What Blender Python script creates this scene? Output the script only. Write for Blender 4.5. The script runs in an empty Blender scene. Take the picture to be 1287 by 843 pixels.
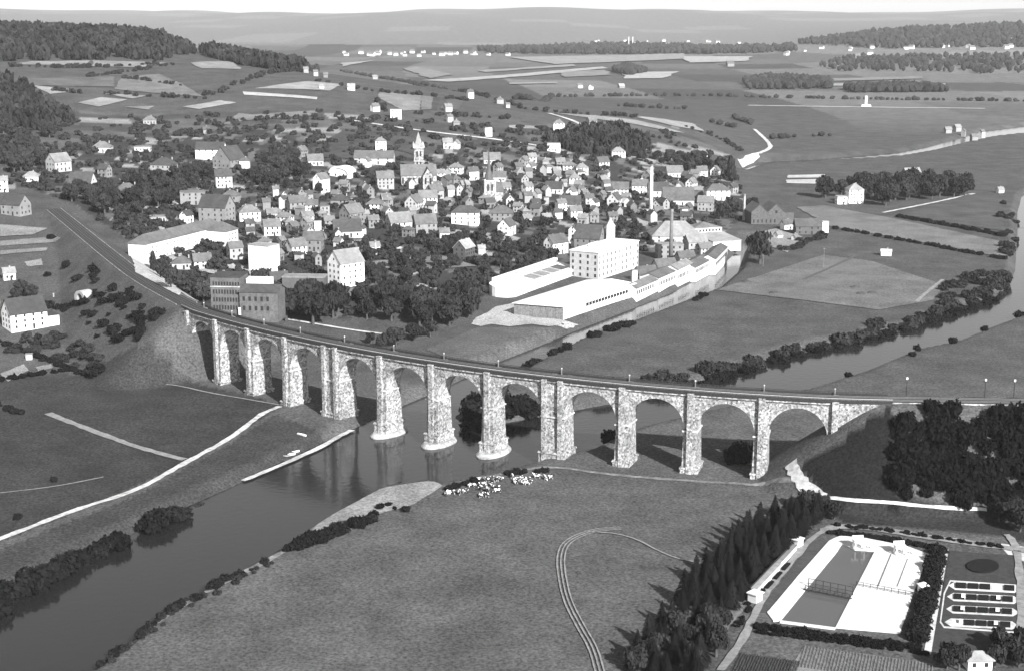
import bpy, bmesh, math, random
import numpy as np
from mathutils import Vector, Matrix
rnd = random.Random(11)
S = bpy.context.scene
C = S.collection
# ------------------------------------------------------------------ camera, sky, sun, exposure
FPX, PITCH, CAMZ = 1850.0, math.atan(411.5 / 1850.0), 162.0
cam = bpy.data.cameras.new('camera'); cam_o = bpy.data.objects.new('camera', cam); C.objects.link(cam_o)
cam.sensor_width = 36.0; cam.lens = FPX / 1287.0 * 36.0; cam.clip_start = 1.0; cam.clip_end = 60000.0
cam_o.location = (0, 0, CAMZ); cam_o.rotation_euler = (math.pi / 2 - PITCH, 0, 0); S.camera = cam_o
SUN_AZ, SUN_EL = math.radians(180 - 29), math.radians(31)     # azimuth clockwise from +Y
sun_dir = Vector((math.sin(SUN_AZ) * math.cos(SUN_EL), math.cos(SUN_AZ) * math.cos(SUN_EL), math.sin(SUN_EL)))
W = bpy.data.worlds.new('World'); S.world = W; W.use_nodes = True
wn = W.node_tree; wn.nodes.clear()
sky = wn.nodes.new('ShaderNodeTexSky'); sky.sky_type = 'NISHITA'; sky.sun_disc = False
sky.sun_elevation = SUN_EL; sky.sun_rotation = SUN_AZ; sky.altitude = 200; sky.dust_density = 1.0
bw = wn.nodes.new('ShaderNodeRGBToBW'); bg = wn.nodes.new('ShaderNodeBackground'); bg.inputs[1].default_value = 0.105
wo = wn.nodes.new('ShaderNodeOutputWorld')
wn.links.new(sky.outputs[0], bw.inputs[0]); wn.links.new(bw.outputs[0], bg.inputs[0]); wn.links.new(bg.outputs[0], wo.inputs[0])
sl = bpy.data.lights.new('sun', 'SUN'); sl.energy = 5.0; sl.angle = math.radians(0.5); sl.color = (1, 1, 1)
so = bpy.data.objects.new('sun', sl); C.objects.link(so); so.rotation_euler = sun_dir.to_track_quat('Z', 'Y').to_euler()
so.location = (300, -300, 600)
S.view_settings.view_transform = 'Standard'; S.view_settings.look = 'None'
S.view_settings.exposure = 1.08; S.view_settings.gamma = 1.0
try: S.view_settings.use_curve_mapping = False
except Exception: pass

# ------------------------------------------------------------------ helpers
def mesh(name, v, f, smooth=False):
    m = bpy.data.meshes.new(name); m.from_pydata([tuple(p) for p in v], [], [tuple(q) for q in f]); m.update()
    if smooth: m.polygons.foreach_set('use_smooth', [True] * len(m.polygons))
    return m
def obj(name, m, mat=None, parent=None, loc=None, rz=0.0, label=None, cat=None, group=None, kind=None):
    o = bpy.data.objects.new(name, m); C.objects.link(o)
    if mat is not None and m is not None and not m.materials: m.materials.append(mat)
    if parent is not None: o.parent = parent
    if loc is not None: o.location = loc
    if rz: o.rotation_euler = (0, 0, rz)
    for k, val in (('label', label), ('category', cat), ('group', group), ('kind', kind)):
        if val: o[k] = val
    return o
def empty(name, loc, rz=0.0, label=None, cat=None, group=None):
    o = obj(name, None, None, None, loc, rz, label, cat, group); o.empty_display_size = 1.0; return o
class MB:
    def __init__(s): s.v = []; s.f = []
    def add(s, v, f):
        n = len(s.v); s.v += [tuple(p) for p in v]; s.f += [tuple(i + n for i in q) for q in f]
    def box(s, x0, x1, y0, y1, z0, z1, t=0.0):
        s.add([(x0, y0, z0), (x1, y0, z0), (x1, y1, z0), (x0, y1, z0),
               (x0 + t, y0 + t, z1), (x1 - t, y0 + t, z1), (x1 - t, y1 - t, z1), (x0 + t, y1 - t, z1)],
              [(0, 3, 2, 1), (4, 5, 6, 7), (0, 1, 5, 4), (1, 2, 6, 5), (2, 3, 7, 6), (3, 0, 4, 7)])
    def prism(s, poly, z0, z1):
        n = len(poly)
        s.add([(p[0], p[1], z0) for p in poly] + [(p[0], p[1], z1) for p in poly],
              [tuple(range(n - 1, -1, -1)), tuple(range(n, 2 * n))] + [(i, (i + 1) % n, (i + 1) % n + n, i + n) for i in range(n)])
    def cyl(s, x, y, z0, z1, r0, r1, n=10):
        v = []; 
        for z, r in ((z0, r0), (z1, r1)):
            v += [(x + r * math.cos(2 * math.pi * i / n), y + r * math.sin(2 * math.pi * i / n), z) for i in range(n)]
        s.add(v, [tuple(range(n - 1, -1, -1)), tuple(range(n, 2 * n))] + [(i, (i + 1) % n, (i + 1) % n + n, i + n) for i in range(n)])
    def bar(s, a, b, r):
        a = Vector(a); b = Vector(b); d = (b - a).normalized()
        u = d.cross(Vector((0, 0, 1)) if abs(d.z) < .9 else Vector((1, 0, 0))).normalized(); w = d.cross(u)
        v = [a + u * r * i + w * r * j for i, j in ((-1, -1), (1, -1), (1, 1), (-1, 1))] + [b + u * r * i + w * r * j for i, j in ((-1, -1), (1, -1), (1, 1), (-1, 1))]
        s.add(v, [(0, 3, 2, 1), (4, 5, 6, 7), (0, 1, 5, 4), (1, 2, 6, 5), (2, 3, 7, 6), (3, 0, 4, 7)])
    def mesh(s, name, smooth=False): return mesh(name, s.v, s.f, smooth)
    def build(s, name, mat, parent=None, **k): return obj(name, s.mesh(name), mat, parent, **k)

MATS = {}
def mat(name, tone, amp=0.25, scale=0.5, rough=0.9, bump=0.0, detail=4.0, obj_rand=0.0, spec=0.2, attr=None, amp2=0.0, scale2=0.02, bricks=None, trans=0.0):
    """grey procedural material: tone modulated by noise in world metres"""
    if name in MATS: return MATS[name]
    m = bpy.data.materials.new(name); m.use_nodes = True; nt = m.node_tree; N = nt.nodes; L = nt.links
    b = N['Principled BSDF']; b.inputs['Roughness'].default_value = rough
    b.inputs['Specular IOR Level'].default_value = spec
    geo = N.new('ShaderNodeNewGeometry')
    def noise(sc, det=detail):
        n = N.new('ShaderNodeTexNoise'); n.inputs['Scale'].default_value = sc; n.inputs['Detail'].default_value = det
        n.inputs['Roughness'].default_value = 0.65; L.new(geo.outputs['Position'], n.inputs['Vector']); return n
    def math_(op, a, c):
        q = N.new('ShaderNodeMath'); q.operation = op
        for i, x in enumerate((a, c)):
            if isinstance(x, (int, float)): q.inputs[i].default_value = x
            else: L.new(x, q.inputs[i])
        return q.outputs[0]
    n1 = noise(scale)
    mr = N.new('ShaderNodeMapRange'); mr.inputs[1].default_value = 0.3; mr.inputs[2].default_value = 0.7
    mr.inputs[3].default_value = 1 - amp; mr.inputs[4].default_value = 1 + amp; L.new(n1.outputs[0], mr.inputs[0])
    val = mr.outputs[0]
    if attr:
        at = N.new('ShaderNodeAttribute'); at.attribute_name = attr; val = math_('MULTIPLY', val, at.outputs['Fac'])
    else: val = math_('MULTIPLY', val, tone)
    if amp2:
        n2 = noise(scale2, 3.0); m2 = N.new('ShaderNodeMapRange'); m2.inputs[1].default_value = 0.3; m2.inputs[2].default_value = 0.7
        m2.inputs[3].default_value = 1 - amp2; m2.inputs[4].default_value = 1 + amp2; L.new(n2.outputs[0], m2.inputs[0])
        val = math_('MULTIPLY', val, m2.outputs[0])
    if bricks:
        vo = N.new('ShaderNodeTexVoronoi'); vo.inputs['Scale'].default_value = bricks
        L.new(geo.outputs['Position'], vo.inputs['Vector'])
        m3 = N.new('ShaderNodeMapRange'); m3.inputs[1].default_value = .15; m3.inputs[2].default_value = .85; m3.inputs[3].default_value = 0.35; m3.inputs[4].default_value = 1.35
        L.new(vo.outputs['Color'], m3.inputs[0]); val = math_('MULTIPLY', val, m3.outputs[0])
    if obj_rand:
        oi = N.new('ShaderNodeObjectInfo'); m4 = N.new('ShaderNodeMapRange')
        m4.inputs[3].default_value = 1 - obj_rand; m4.inputs[4].default_value = 1 + obj_rand
        L.new(oi.outputs['Random'], m4.inputs[0]); val = math_('MULTIPLY', val, m4.outputs[0])
    cc = N.new('ShaderNodeCombineColor')
    for i in range(3): L.new(val, cc.inputs[i])
    L.new(cc.outputs[0], b.inputs['Base Color'])
    if bump:
        bp = N.new('ShaderNodeBump'); bp.inputs['Strength'].default_value = bump; bp.inputs['Distance'].default_value = 0.4
        L.new(n1.outputs[0], bp.inputs['Height']); L.new(bp.outputs[0], b.inputs['Normal'])
    if trans:
        out = N['Material Output']; tr = N.new('ShaderNodeBsdfTranslucent'); mx = N.new('ShaderNodeMixShader'); mx.inputs[0].default_value = trans
        L.new(cc.outputs[0], tr.inputs[0]); L.new(b.outputs[0], mx.inputs[1]); L.new(tr.outputs[0], mx.inputs[2]); L.new(mx.outputs[0], out.inputs[0])
    MATS[name] = m; return m
M_grass = mat('grass_ground', 0.12, 0.65, 1.1, attr='tone', amp2=0.24, scale2=0.05, bump=0.6, spec=0.03, detail=9.0)
M_path = mat('chalky_path', 0.42, 0.4, 0.5, amp2=.25, scale2=.08); M_track_path = mat('worn_track', 0.2, 0.3, 0.5)
M_stone = mat('viaduct_stone', 0.29, 0.42, 0.9, bump=0.5, bricks=1.7, amp2=0.3, scale2=0.12)
M_stone_light = mat('dressed_stone', 0.42, 0.25, 0.8, amp2=0.2, scale2=0.2)
M_stone_intr = mat('arch_lining_stone', 0.42, 0.25, 0.7, bricks=0.9)
M_ring = mat('arch_ring_stone', .3, .4, 1.0, bricks=1.3)
M_iron = mat('dark_iron', 0.03, 0.3, 1.0, rough=0.6); M_pale_iron = mat('pale_iron', 0.5, 0.2, 1.0, rough=0.6)
M_ballast = mat('track_ballast', 0.045, 0.4, 2.0); M_rail = mat('steel_rail', 0.14, 0.2, 1.0, rough=0.45)
M_sleeper = mat('timber_sleeper', 0.05, 0.3, 2.0)
M_leaf = mat('foliage', 0.036, 0.4, 0.35, obj_rand=0.35, spec=0.1, trans=0.2)
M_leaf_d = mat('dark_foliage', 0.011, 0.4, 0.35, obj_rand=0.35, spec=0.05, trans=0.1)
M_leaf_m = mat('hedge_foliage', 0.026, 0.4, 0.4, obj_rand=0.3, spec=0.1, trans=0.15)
M_trunk = mat('bark', 0.06, 0.3, 1.0)
M_white = mat('whitewash', 0.62, 0.16, 0.25, amp2=0.14, scale2=0.05)
M_glass = mat('window_glass', 0.03, 0.2, 1.0, rough=0.15, spec=0.5)
M_wood = mat('weathered_boards', 0.16, 0.4, 1.0); M_black = mat('dark_timber', 0.03, 0.3, 1.0)
def tonemat(t, kind):
    t = round(t, 2)
    if kind == 'roof': return mat('roof_%d' % int(t * 100), t * .62, 0.22, 0.5, amp2=0.2, scale2=0.12, rough=0.75)
    return mat('wall_%d' % int(t * 100), t, 0.12, 0.5, amp2=0.12, scale2=0.15, rough=0.85)

# ------------------------------------------------------------------ terrain
YS = [250, 350, 450, 550, 650, 750, 850, 950, 1100, 1250, 1400, 1550, 1700, 1900, 2200, 2600, 3300, 4500, 5500, 8000, 10500, 14000, 20000]
TAB = {
 -1500: [3, 3, 3, 5, 14, 26, 35, 42, 55, 68, 82, 98, 115, 125, 140, 140, 130, 100, 90, 110, 138, 135, 60],
 -300: [3, 3, 3, 4, 9, 20, 30, 37, 50, 63, 78, 94, 110, 122, 134, 135, 115, 80, 80, 105, 136, 135, 60],
 0: [3, 3, 3, 3, 5, 16, 27, 33, 44, 56, 70, 86, 100, 113, 128, 124, 100, 60, 60, 95, 134, 134, 60],
 200: [3, 3, 3, 3, 4, 13, 21, 26, 34, 45, 57, 75, 93, 110, 124, 105, 60, 20, 15, 75, 128, 132, 60],
 400: [3, 3, 3, 3, 4, 8, 15, 20, 28, 42, 57, 74, 87, 84, 60, 30, 12, 10, 12, 70, 126, 134, 60],
 600: [3, 3, 3, 3, 3.5, 4.5, 8, 11, 17, 28, 43, 57, 64, 55, 28, 12, 8, 10, 12, 78, 130, 136, 60],
 800: [3, 3, 3, 3, 3, 4, 4.5, 5.5, 8, 12, 22, 39, 46, 32, 10, 6, 5, 8, 12, 62, 126, 134, 60],
 950: [3.2, 3, 3, 3, 3, 3, 3.5, 4, 4, 4.5, 5, 6, 6, 5, 4, 4, 4, 8, 25, 60, 122, 134, 60],
 1100: [4, 4, 4, 3.5, 3, 3, 3, 3, 3, 3, 3, 3, 3, 3, 4, 4, 5, 22, 74, 80, 128, 134, 60],
 1287: [5, 5, 4.5, 4, 3, 3, 3, 3, 3, 3, 3, 3, 3, 3, 4, 5, 8, 38, 106, 100, 130, 134, 60],
 1700: [6, 6, 5, 4, 3, 3, 3, 3, 3, 3, 3, 3, 3, 4, 5, 8, 14, 55, 115, 110, 132, 134, 60],
 2800: [6, 6, 5, 4, 3, 3, 3, 3, 3, 3, 3, 3, 3, 4, 5, 8, 14, 55, 115, 110, 132, 134, 60]}
_cs = sorted(TAB); NC, NW = 217, 240
_cg = np.linspace(-1500, 2800, NC); _w0, _w1 = math.log(250), math.log(20000); _wg = np.linspace(_w0, _w1, NW)
_t = np.array([np.interp(_wg, np.log(YS), TAB[c]) for c in _cs])
TG = np.array([np.interp(_cg, _cs, _t[:, j]) for j in range(NW)]).T
def _blur(a, n):
    for _ in range(n):
        p = np.pad(a, 1, mode='edge')
        a = (p[:-2, 1:-1] + p[2:, 1:-1] + p[1:-1, :-2] + p[1:-1, 2:] + 2 * p[1:-1, 1:-1]) / 6
    return a
TG = _blur(TG, 6)
def base_h(X, Y):
    X = np.asarray(X, float); Y = np.maximum(np.asarray(Y, float), 250.0)
    ci = np.clip((643.5 + FPX * X / Y + 1500) / 4300 * (NC - 1), 0, NC - 1.001)
    wi = np.clip((np.log(Y) - _w0) / (_w1 - _w0) * (NW - 1), 0, NW - 1.001)
    i = ci.astype(int); j = wi.astype(int); a = ci - i; b = wi - j
    z = TG[i, j] * (1 - a) * (1 - b) + TG[i + 1, j] * a * (1 - b) + TG[i, j + 1] * (1 - a) * b + TG[i + 1, j + 1] * a * b
    far = np.clip((Y - 6000) / 3000, 0, 1)
    z = z + far * (18 * np.sin(X / 830 + 1) + 11 * np.sin(X / 390 + Y / 900) + 7 * np.sin(X / 170))
    return z
def seg_dist(X, Y, pts, closed=False):
    """distance to polyline, param index"""
    best = np.full(np.shape(X), 1e18)
    n = len(pts)
    for k in range(n if closed else n - 1):
        ax, ay = pts[k]; bx, by = pts[(k + 1) % n]; dx, dy = bx - ax, by - ay
        t = np.clip(((X - ax) * dx + (Y - ay) * dy) / (dx * dx + dy * dy + 1e-9), 0, 1)
        best = np.minimum(best, (X - ax - t * dx) ** 2 + (Y - ay - t * dy) ** 2)
    return np.sqrt(best)
def inside(X, Y, poly):
    r = np.zeros(np.shape(X), bool); n = len(poly)
    for k in range(n):
        ax, ay = poly[k]; bx, by = poly[(k + 1) % n]
        c = ((ay > Y) != (by > Y)) & (X < (bx - ax) * (Y - ay) / ((by - ay) if by != ay else 1e-9) + ax)
        r ^= c
    return r
def ray(px, py):
    u = (px - 643.5) / FPX; v = (py - 421.5) / FPX
    return u, math.cos(PITCH) - v * math.sin(PITCH), -math.sin(PITCH) - v * math.cos(PITCH)
def atz(px, py, z):
    u, dy, dz = ray(px, py); t = (z - CAMZ) / dz; return (u * t, dy * t)
# viaduct / railway line: front edge of the cornice at z = 31
CORN = 31.0
PIER_PX = [(237, 393), (271, 404.5), (314, 416), (360, 426), (413, 436.5), (479, 450), (543, 461), (613, 470.5), (691, 479.5), (784, 489.5), (869, 497), (959, 503.5), (1050, 508)]
pp = np.array([atz(x, y, CORN) for x, y in PIER_PX])
chord = np.concatenate([[0], np.cumsum(np.linalg.norm(np.diff(pp, axis=0), axis=1))])
kx = np.polyfit(chord, pp[:, 0], 3); ky = np.polyfit(chord, pp[:, 1], 3)
WB = 24.4; EXTRA = 4.0
pier_s = [0.0]
for i in range(12): pier_s.append(pier_s[-1] + WB + (EXTRA if i in (4, 8) else 0.0))
scl = chord[-1] / pier_s[-1]
def vpt(s): return np.array([np.polyval(kx, s * scl), np.polyval(ky, s * scl)])
PIERS = [vpt(s) for s in pier_s]; VL = pier_s[-1]
left_ext = [atz(x, y, CORN) for x, y in ((214, 381), (167, 355), (127, 323), (80, 283), (37, 247), (5, 227))]
lx = np.array(left_ext[-1]) + (np.array(left_ext[-1]) - np.array(left_ext[-2])) * 3
right_ext = [atz(x, y, CORN) for x, y in ((1108, 509.5), (1200, 511), (1287, 512.5))]
rx = np.array(right_ext[-1]) + (np.array(right_ext[-1]) - np.array(right_ext[-2])) * 4
LINE0 = [tuple(lx)] + [tuple(p) for p in reversed(left_ext)] + [tuple(vpt(s)) for s in np.linspace(2, VL - 1, 30)] + [tuple(p) for p in right_ext] + [tuple(rx)]
def smooth_line(pts, step=4.0, it=2):
    p = [np.array(q, float) for q in pts]
    for _ in range(it):
        q = [p[0]]
        for a, b in zip(p[:-1], p[1:]): q += [a * .75 + b * .25, a * .25 + b * .75]
        p = q + [p[-1]]
    out = [p[0]]; 
    for a, b in zip(p[:-1], p[1:]):
        n = max(1, int(np.linalg.norm(b - a) / step))
        out += [a + (b - a) * (k + 1) / n for k in range(n)]
    return out
LINE = smooth_line(LINE0, 4.0)
def normals(line):
    r = []
    for i in range(len(line)):
        d = line[min(i + 1, len(line) - 1)] - line[max(i - 1, 0)]; d = d / (np.linalg.norm(d) + 1e-9)
        r.append(np.array([-d[1], d[0]]))      # points to the far side (line runs left to right)
    return r
LN = normals(LINE); VW = 8.6
def off(line, nn, o): return [p + n * o for p, n in zip(line, nn)]
CENTRE = off(LINE, LN, VW / 2)
_a0 = vpt(0); _a1 = vpt(2); D0 = (_a1 - _a0) / np.linalg.norm(_a1 - _a0)
_b0 = vpt(VL); _b1 = vpt(VL - 2); D1 = (_b0 - _b1) / np.linalg.norm(_b0 - _b1)
EMB_L = [tuple(p) for p in CENTRE if np.dot(p - _a0, D0) < -4][::3]; EMB_R = [tuple(p) for p in CENTRE if np.dot(p - _b0, D1) > 16][::3]
EMB_L.append(tuple(_a0 - D0 * 4 + np.array([-D0[1], D0[0]]) * VW / 2))
TRACKZ = 32.0
RIVER = [(-400, 950), (-150, 830), (0, 757), (100, 699), (159, 674), (223, 642), (291, 612), (354, 580), (414, 553), (450, 536), (490, 517), (560, 487), (627, 454), (721, 417), (798, 387), (850, 366), (884, 348), (913, 329), (930, 313), (938, 300), (948, 300), (936, 317), (927, 343), (900, 366), (858, 382), (792, 408), (727, 430), (664, 462), (600, 505), (570, 524), (580, 531), (600, 536), (638, 531), (683, 523), (721, 516), (780, 505), (840, 494), (884, 483), (933, 462), (1013, 439), (1081, 426), (1142, 411), (1202, 390), (1248, 376), (1270, 358), (1276, 340), (1277, 320), (1279, 295), (1279, 268), (1284, 248), (1300, 238), (1400, 225), (1400, 245), (1322, 256), (1318, 290), (1330, 330), (1330, 365), (1287, 397), (1236, 416), (1198, 432), (1145, 443), (1081, 470), (1013, 492), (940, 508), (862, 525), (801, 540), (760, 557), (735, 569), (690, 578), (640, 592), (600, 600), (554, 610), (546, 605), (478, 614), (404, 654), (377, 671), (336, 701), (273, 733), (200, 774), (159, 810), (127, 834), (60, 880), (-60, 980), (-200, 1150)]
RIV = [atz(x, y, 0.0) for x, y in RIVER]
RIVER2 = [(931, 222), (936, 212), (958, 204), (1031, 200.5), (1131, 192), (1168, 185), (1211, 173), (1238, 165), (1300, 157), (1400, 150), (1400, 160), (1300, 167), (1245, 173), (1216, 179), (1172, 190), (1133, 197), (1033, 205), (962, 210), (942, 217)]
RIV2 = [atz(x, y, 0.0) for x, y in RIVER2]
PZ = 4.2
POOLP = [atz(x, y, PZ) for x, y in ((938, 795), (1000, 700), (1045, 662), (1300, 694), (1310, 860), (925, 860))]
def land_h(X, Y):
    X = np.asarray(X, float); Y = np.asarray(Y, float)
    z = base_h(X, Y)
    d = seg_dist(X, Y, EMB_R)
    z = np.maximum(z, np.minimum(TRACKZ, TRACKZ + 0.0 - (d - 6.2) / 1.32))
    # left embankment: slope spread squeezed beyond the abutment
    s = (X - _a0[0]) * D0[0] + (Y - _a0[1]) * D0[1] + 4
    sx = np.where(s > 0, s * 1.9, 0.0)
    d = seg_dist(X + D0[0] * sx, Y + D0[1] * sx, EMB_L)
    z = np.maximum(z, np.minimum(TRACKZ, TRACKZ - (d - 6.2) / 1.45))
    dp = seg_dist(X, Y, POOLP, True); ip = inside(X, Y, POOLP); k = np.where(ip, 1.0, np.clip(1 - dp / 14, 0, 1)); k = k * k * (3 - 2 * k)
    z = z * (1 - k) + PZ * k
    return z
def terr_h(X, Y):
    z = land_h(X, Y)
    for riv, wdt in ((RIV, 7.0), (RIV2, 10.0)):
        d = seg_dist(X, Y, riv, True); ins = inside(X, Y, riv)
        t = np.clip(d / wdt, 0, 1); t = t * t * (3 - 2 * t)
        z = np.where(ins, np.maximum(-1.6, -d * 0.5), np.minimum(z, z * t + 0.02 + 0.12 * d))
    return z
_R = np.exp(np.linspace(math.log(260), math.log(15000), 750))
def G(px, py, h=land_h):
    """the ground point seen at photograph pixel px, py"""
    u, dy, dz = ray(px, py); n = math.hypot(u, dy)
    X = _R * u / n; Y = _R * dy / n; zr = CAMZ + dz / n * _R
    dlt = zr - h(X, Y); k = int(np.argmax(dlt < 0))
    if dlt[k] >= 0: k = len(_R) - 1
    if k == 0: return np.array([X[0], Y[0], float(h(X[:1], Y[:1])[0])])
    t = dlt[k - 1] / (dlt[k - 1] - dlt[k]); r = _R[k - 1] + t * (_R[k] - _R[k - 1])
    x, y = r * u / n, r * dy / n
    return np.array([x, y, float(h(np.array([x]), np.array([y]))[0])])
def gz(x, y, h=terr_h): return float(h(np.array([x]), np.array([y]))[0])
def proj(x, y, z):
    zc = y * math.cos(PITCH) - (z - CAMZ) * math.sin(PITCH); yc = y * math.sin(PITCH) + (z - CAMZ) * math.cos(PITCH)
    return 643.5 + FPX * x / zc, 421.5 - FPX * yc / zc
def scale_at(p): return FPX / math.sqrt(p[0] ** 2 + p[1] ** 2 + (CAMZ - p[2]) ** 2)

# ---- fields and soils: a tone per polygon, the embankment cone's holding painted shade
FIELDS = [
 (.055, [(-200, 480), (0, 470), (130, 455), (240, 480), (330, 500), (352, 512), (330, 525), (236, 582), (92, 644), (0, 680), (-200, 760)]),
 (.065, [(-200, 775), (0, 690), (173, 622), (290, 556), (345, 520), (415, 548), (350, 580), (220, 640), (100, 697), (0, 757)]),
 (.04, [(1040, 632), (1262, 642), (1290, 655), (1290, 680), (1245, 672), (1060, 655)]),
 (.02, [(1000, 590), (1050, 560), (1120, 510), (1130, 640), (1040, 630)]),  # embankment cone: shade of the slope turned from the sun, painted into its tone
 (.30, [(404, 654), (478, 613), (546, 604), (556, 611), (520, 634), (470, 648), (430, 655), (390, 672)]),
 (.28, [(13, 82), (40, 78), (114, 77), (110, 83)]), (.26, [(116, 77), (210, 80), (180, 86), (115, 84)]), (.28, [(240, 80), (294, 78), (302, 88), (254, 87)]),
 (.19, [(153, 98), (200, 94), (230, 107), (254, 122), (144, 113)]), (.14, [(27, 100), (144, 97), (143, 110), (40, 108)]),
 (.33, [(320, 112), (387, 103), (430, 107), (414, 115)]), (.45, [(305, 116), (399, 123), (398, 126), (307, 120)]), (.30, [(98, 130), (127, 123), (160, 126), (124, 135)]),
 (.36, [(230, 135), (277, 127), (297, 130), (250, 138)]), (.22, [(281, 157), (300, 143), (319, 145), (294, 158)]), (.33, [(40, 108), (87, 113), (83, 117), (63, 119)]),
 (.28, [(128, 118), (184, 121), (167, 125)]), (.24, [(157, 135), (194, 134), (187, 139)]), (.2, [(300, 146), (400, 140), (395, 146), (310, 152)]),
 (.24, [(477, 116), (529, 121), (528, 139), (507, 140), (475, 124)]), (.19, [(529, 121), (553, 123), (549, 138), (529, 139)]), (.08, [(545, 123), (553, 123), (549, 138), (542, 138)]),
 (.12, [(566, 123), (584, 126), (576, 139), (553, 137)]), (.08, [(390, 188), (430, 166), (480, 160), (500, 175), (480, 197), (400, 203)]), (.08, [(490, 165), (522, 170), (527, 197), (500, 190)]),
 (.4, [(530, 102), (757, 85), (764, 87), (563, 104)]), (.25, [(507, 87), (523, 85), (570, 95), (540, 100)]), (.42, [(784, 92), (854, 91), (831, 99.6), (784, 100)]),
 (.3, [(637, 73), (860, 68), (860, 75), (697, 82)]), (.34, [(430, 80), (470, 77), (430, 85)]), (.4, [(857, 72), (947, 72), (937, 78), (867, 80)]),
 (.3, [(600, 90), (720, 82), (724, 84), (610, 92)]), (.24, [(700, 92), (760, 89), (770, 95), (710, 98)]), (.3, [(640, 105), (700, 104), (700, 106), (640, 107)]),
 (.24, [(1037, 100), (1158, 97), (1161, 100), (1044, 103)]), (.34, [(1044, 106), (1188, 106), (1188, 109), (1044, 109)]),
 (.17, [(900, 365), (1035, 321), (1096, 329), (1187, 359), (1172, 378), (1104, 390), (1012, 378)]),
 (.19, [(1001, 261), (1035, 259), (1126, 276), (1267, 306), (1265, 325), (1142, 302), (1043, 285)]),
 (.105, [(1130, 272), (1217, 245), (1259, 253), (1263, 291), (1187, 280)]),
 (.5, [(990, 221), (1037, 220), (1037, 224), (990, 224.5)]), (.5, [(988, 227), (1032, 226), (1030, 232), (988, 231)]),
 (.44, [(598, 400), (612, 394), (624, 386), (640, 383), (652, 379), (648, 390), (668, 399), (700, 402), (716, 404), (728, 402), (712, 408), (690, 411), (668, 408), (640, 411), (618, 408), (604, 411), (592, 408)]), (.5, [(163, 318), (180, 326), (200, 332), (228, 352), (250, 378), (225, 372), (170, 343)]),
 (.4, [(198, 326), (255, 313), (262, 330), (300, 333), (310, 345), (270, 345), (215, 335)]), (.34, [(268, 338), (330, 338), (345, 350), (270, 348)]),
 (.3, [(958, 292), (975, 288), (1008, 298), (990, 318), (968, 310)]), (.13, [(535, 440), (600, 412), (700, 412), (690, 425), (630, 450), (600, 462)]),
 (.3, [(640, 158), (690, 160), (690, 163), (640, 162)]), (.3, [(690, 142), (800, 152), (860, 168), (840, 166), (760, 152)]), (.34, [(800, 148), (870, 156), (885, 166), (850, 160)]),
 (.28, [(430, 305), (470, 300), (460, 312), (440, 318)]), (.2, [(460, 330), (560, 320), (600, 335), (500, 342)]), (.3, [(540, 286), (640, 296), (660, 302), (640, 304), (545, 292)]),
 (.28, [(0, 283), (60, 288), (40, 296), (0, 298)]), (.22, [(0, 304), (70, 296), (76, 300), (0, 310)]), (.25, [(0, 316), (60, 312), (58, 316), (0, 321)]), (.3, [(30, 330), (52, 326), (54, 334), (36, 336)]),
 (.3, [(0, 470), (30, 458), (36, 466), (10, 480)]), (.25, [(44, 462), (64, 458), (66, 463), (48, 467)]),
 (.2, [(905, 755), (945, 700), (985, 672), (1000, 668), (960, 735), (900, 810)]),
]
TOWN = [(30, 235), (60, 200), (130, 180), (240, 165), (330, 160), (450, 190), (520, 200), (600, 178), (720, 190), (820, 185), (920, 205), (940, 270), (900, 300), (800, 320), (730, 310), (660, 360), (600, 375), (500, 372), (440, 400), (350, 395), (262, 392), (205, 345), (160, 300), (90, 255)]
fine = np.arange(-23.0, 23.001, 0.078); side = np.arange(23.3, 52, 0.5)
AZ = np.radians(np.concatenate([-side[::-1], fine, side])); 
RR = np.concatenate([np.exp(np.arange(math.log(255), math.log(1500), 0.0066)), np.exp(np.arange(math.log(1500), math.log(20000), 0.0095))])
AA, RG = np.meshgrid(AZ, RR); GX = RG * np.sin(AA); GY = RG * np.cos(AA)
GZ = terr_h(GX, GY)
def poly_plan(pts): return [tuple(G(x, y)[:2]) for x, y in pts]
tone = np.full(GX.shape, 0.068)
hsh = lambda a, b: np.modf(np.abs(np.sin(a * 12.9898 + b * 78.233) * 43758.5453))[0]
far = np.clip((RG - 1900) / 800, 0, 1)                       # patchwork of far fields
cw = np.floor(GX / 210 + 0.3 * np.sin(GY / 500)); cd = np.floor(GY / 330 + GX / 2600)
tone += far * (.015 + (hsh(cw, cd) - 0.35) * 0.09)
ridge = ((RG > 7200) | ((RG > 4000) & (GZ > 22))); tone = np.where(ridge, .14 + .03 * (hsh(np.floor(GX / 300), np.floor(GY / 500)) > .8), tone)  # far ridge ground lightened, distant haze painted into its tone
near_m = (GY < 620); tone[near_m] = 0.078
tp = poly_plan(TOWN); it = inside(GX, GY, tp)
r1, r2 = math.cos(.5), math.sin(.5); ux = np.floor((GX * r1 + GY * r2) / 9); uy = np.floor((GY * r1 - GX * r2) / 15)
h1 = hsh(ux, uy); tone = np.where(it, np.where(h1 > .9, .24, np.where(h1 > .65, .1, .04)), tone)
hs = inside(GX, GY, poly_plan([(0, 240), (0, 130), (100, 140), (400, 140), (480, 150), (640, 160), (850, 160), (930, 200), (800, 190), (600, 180), (450, 195), (330, 160), (130, 180), (30, 235)]))
ux = np.floor((GX * .96 + GY * .28) / 46); uy = np.floor((GY * .96 - GX * .28) / 24); h2 = hsh(ux, uy)
tone = np.where(hs, np.where(h2 > .86, .2, np.where(h2 > .5, .085, .055)), tone)
for t_, pl in FIELDS[:4]:
    ins = inside(GX, GY, poly_plan(pl)); tone[ins] = t_ * .7
nr, nc = GX.shape
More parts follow.
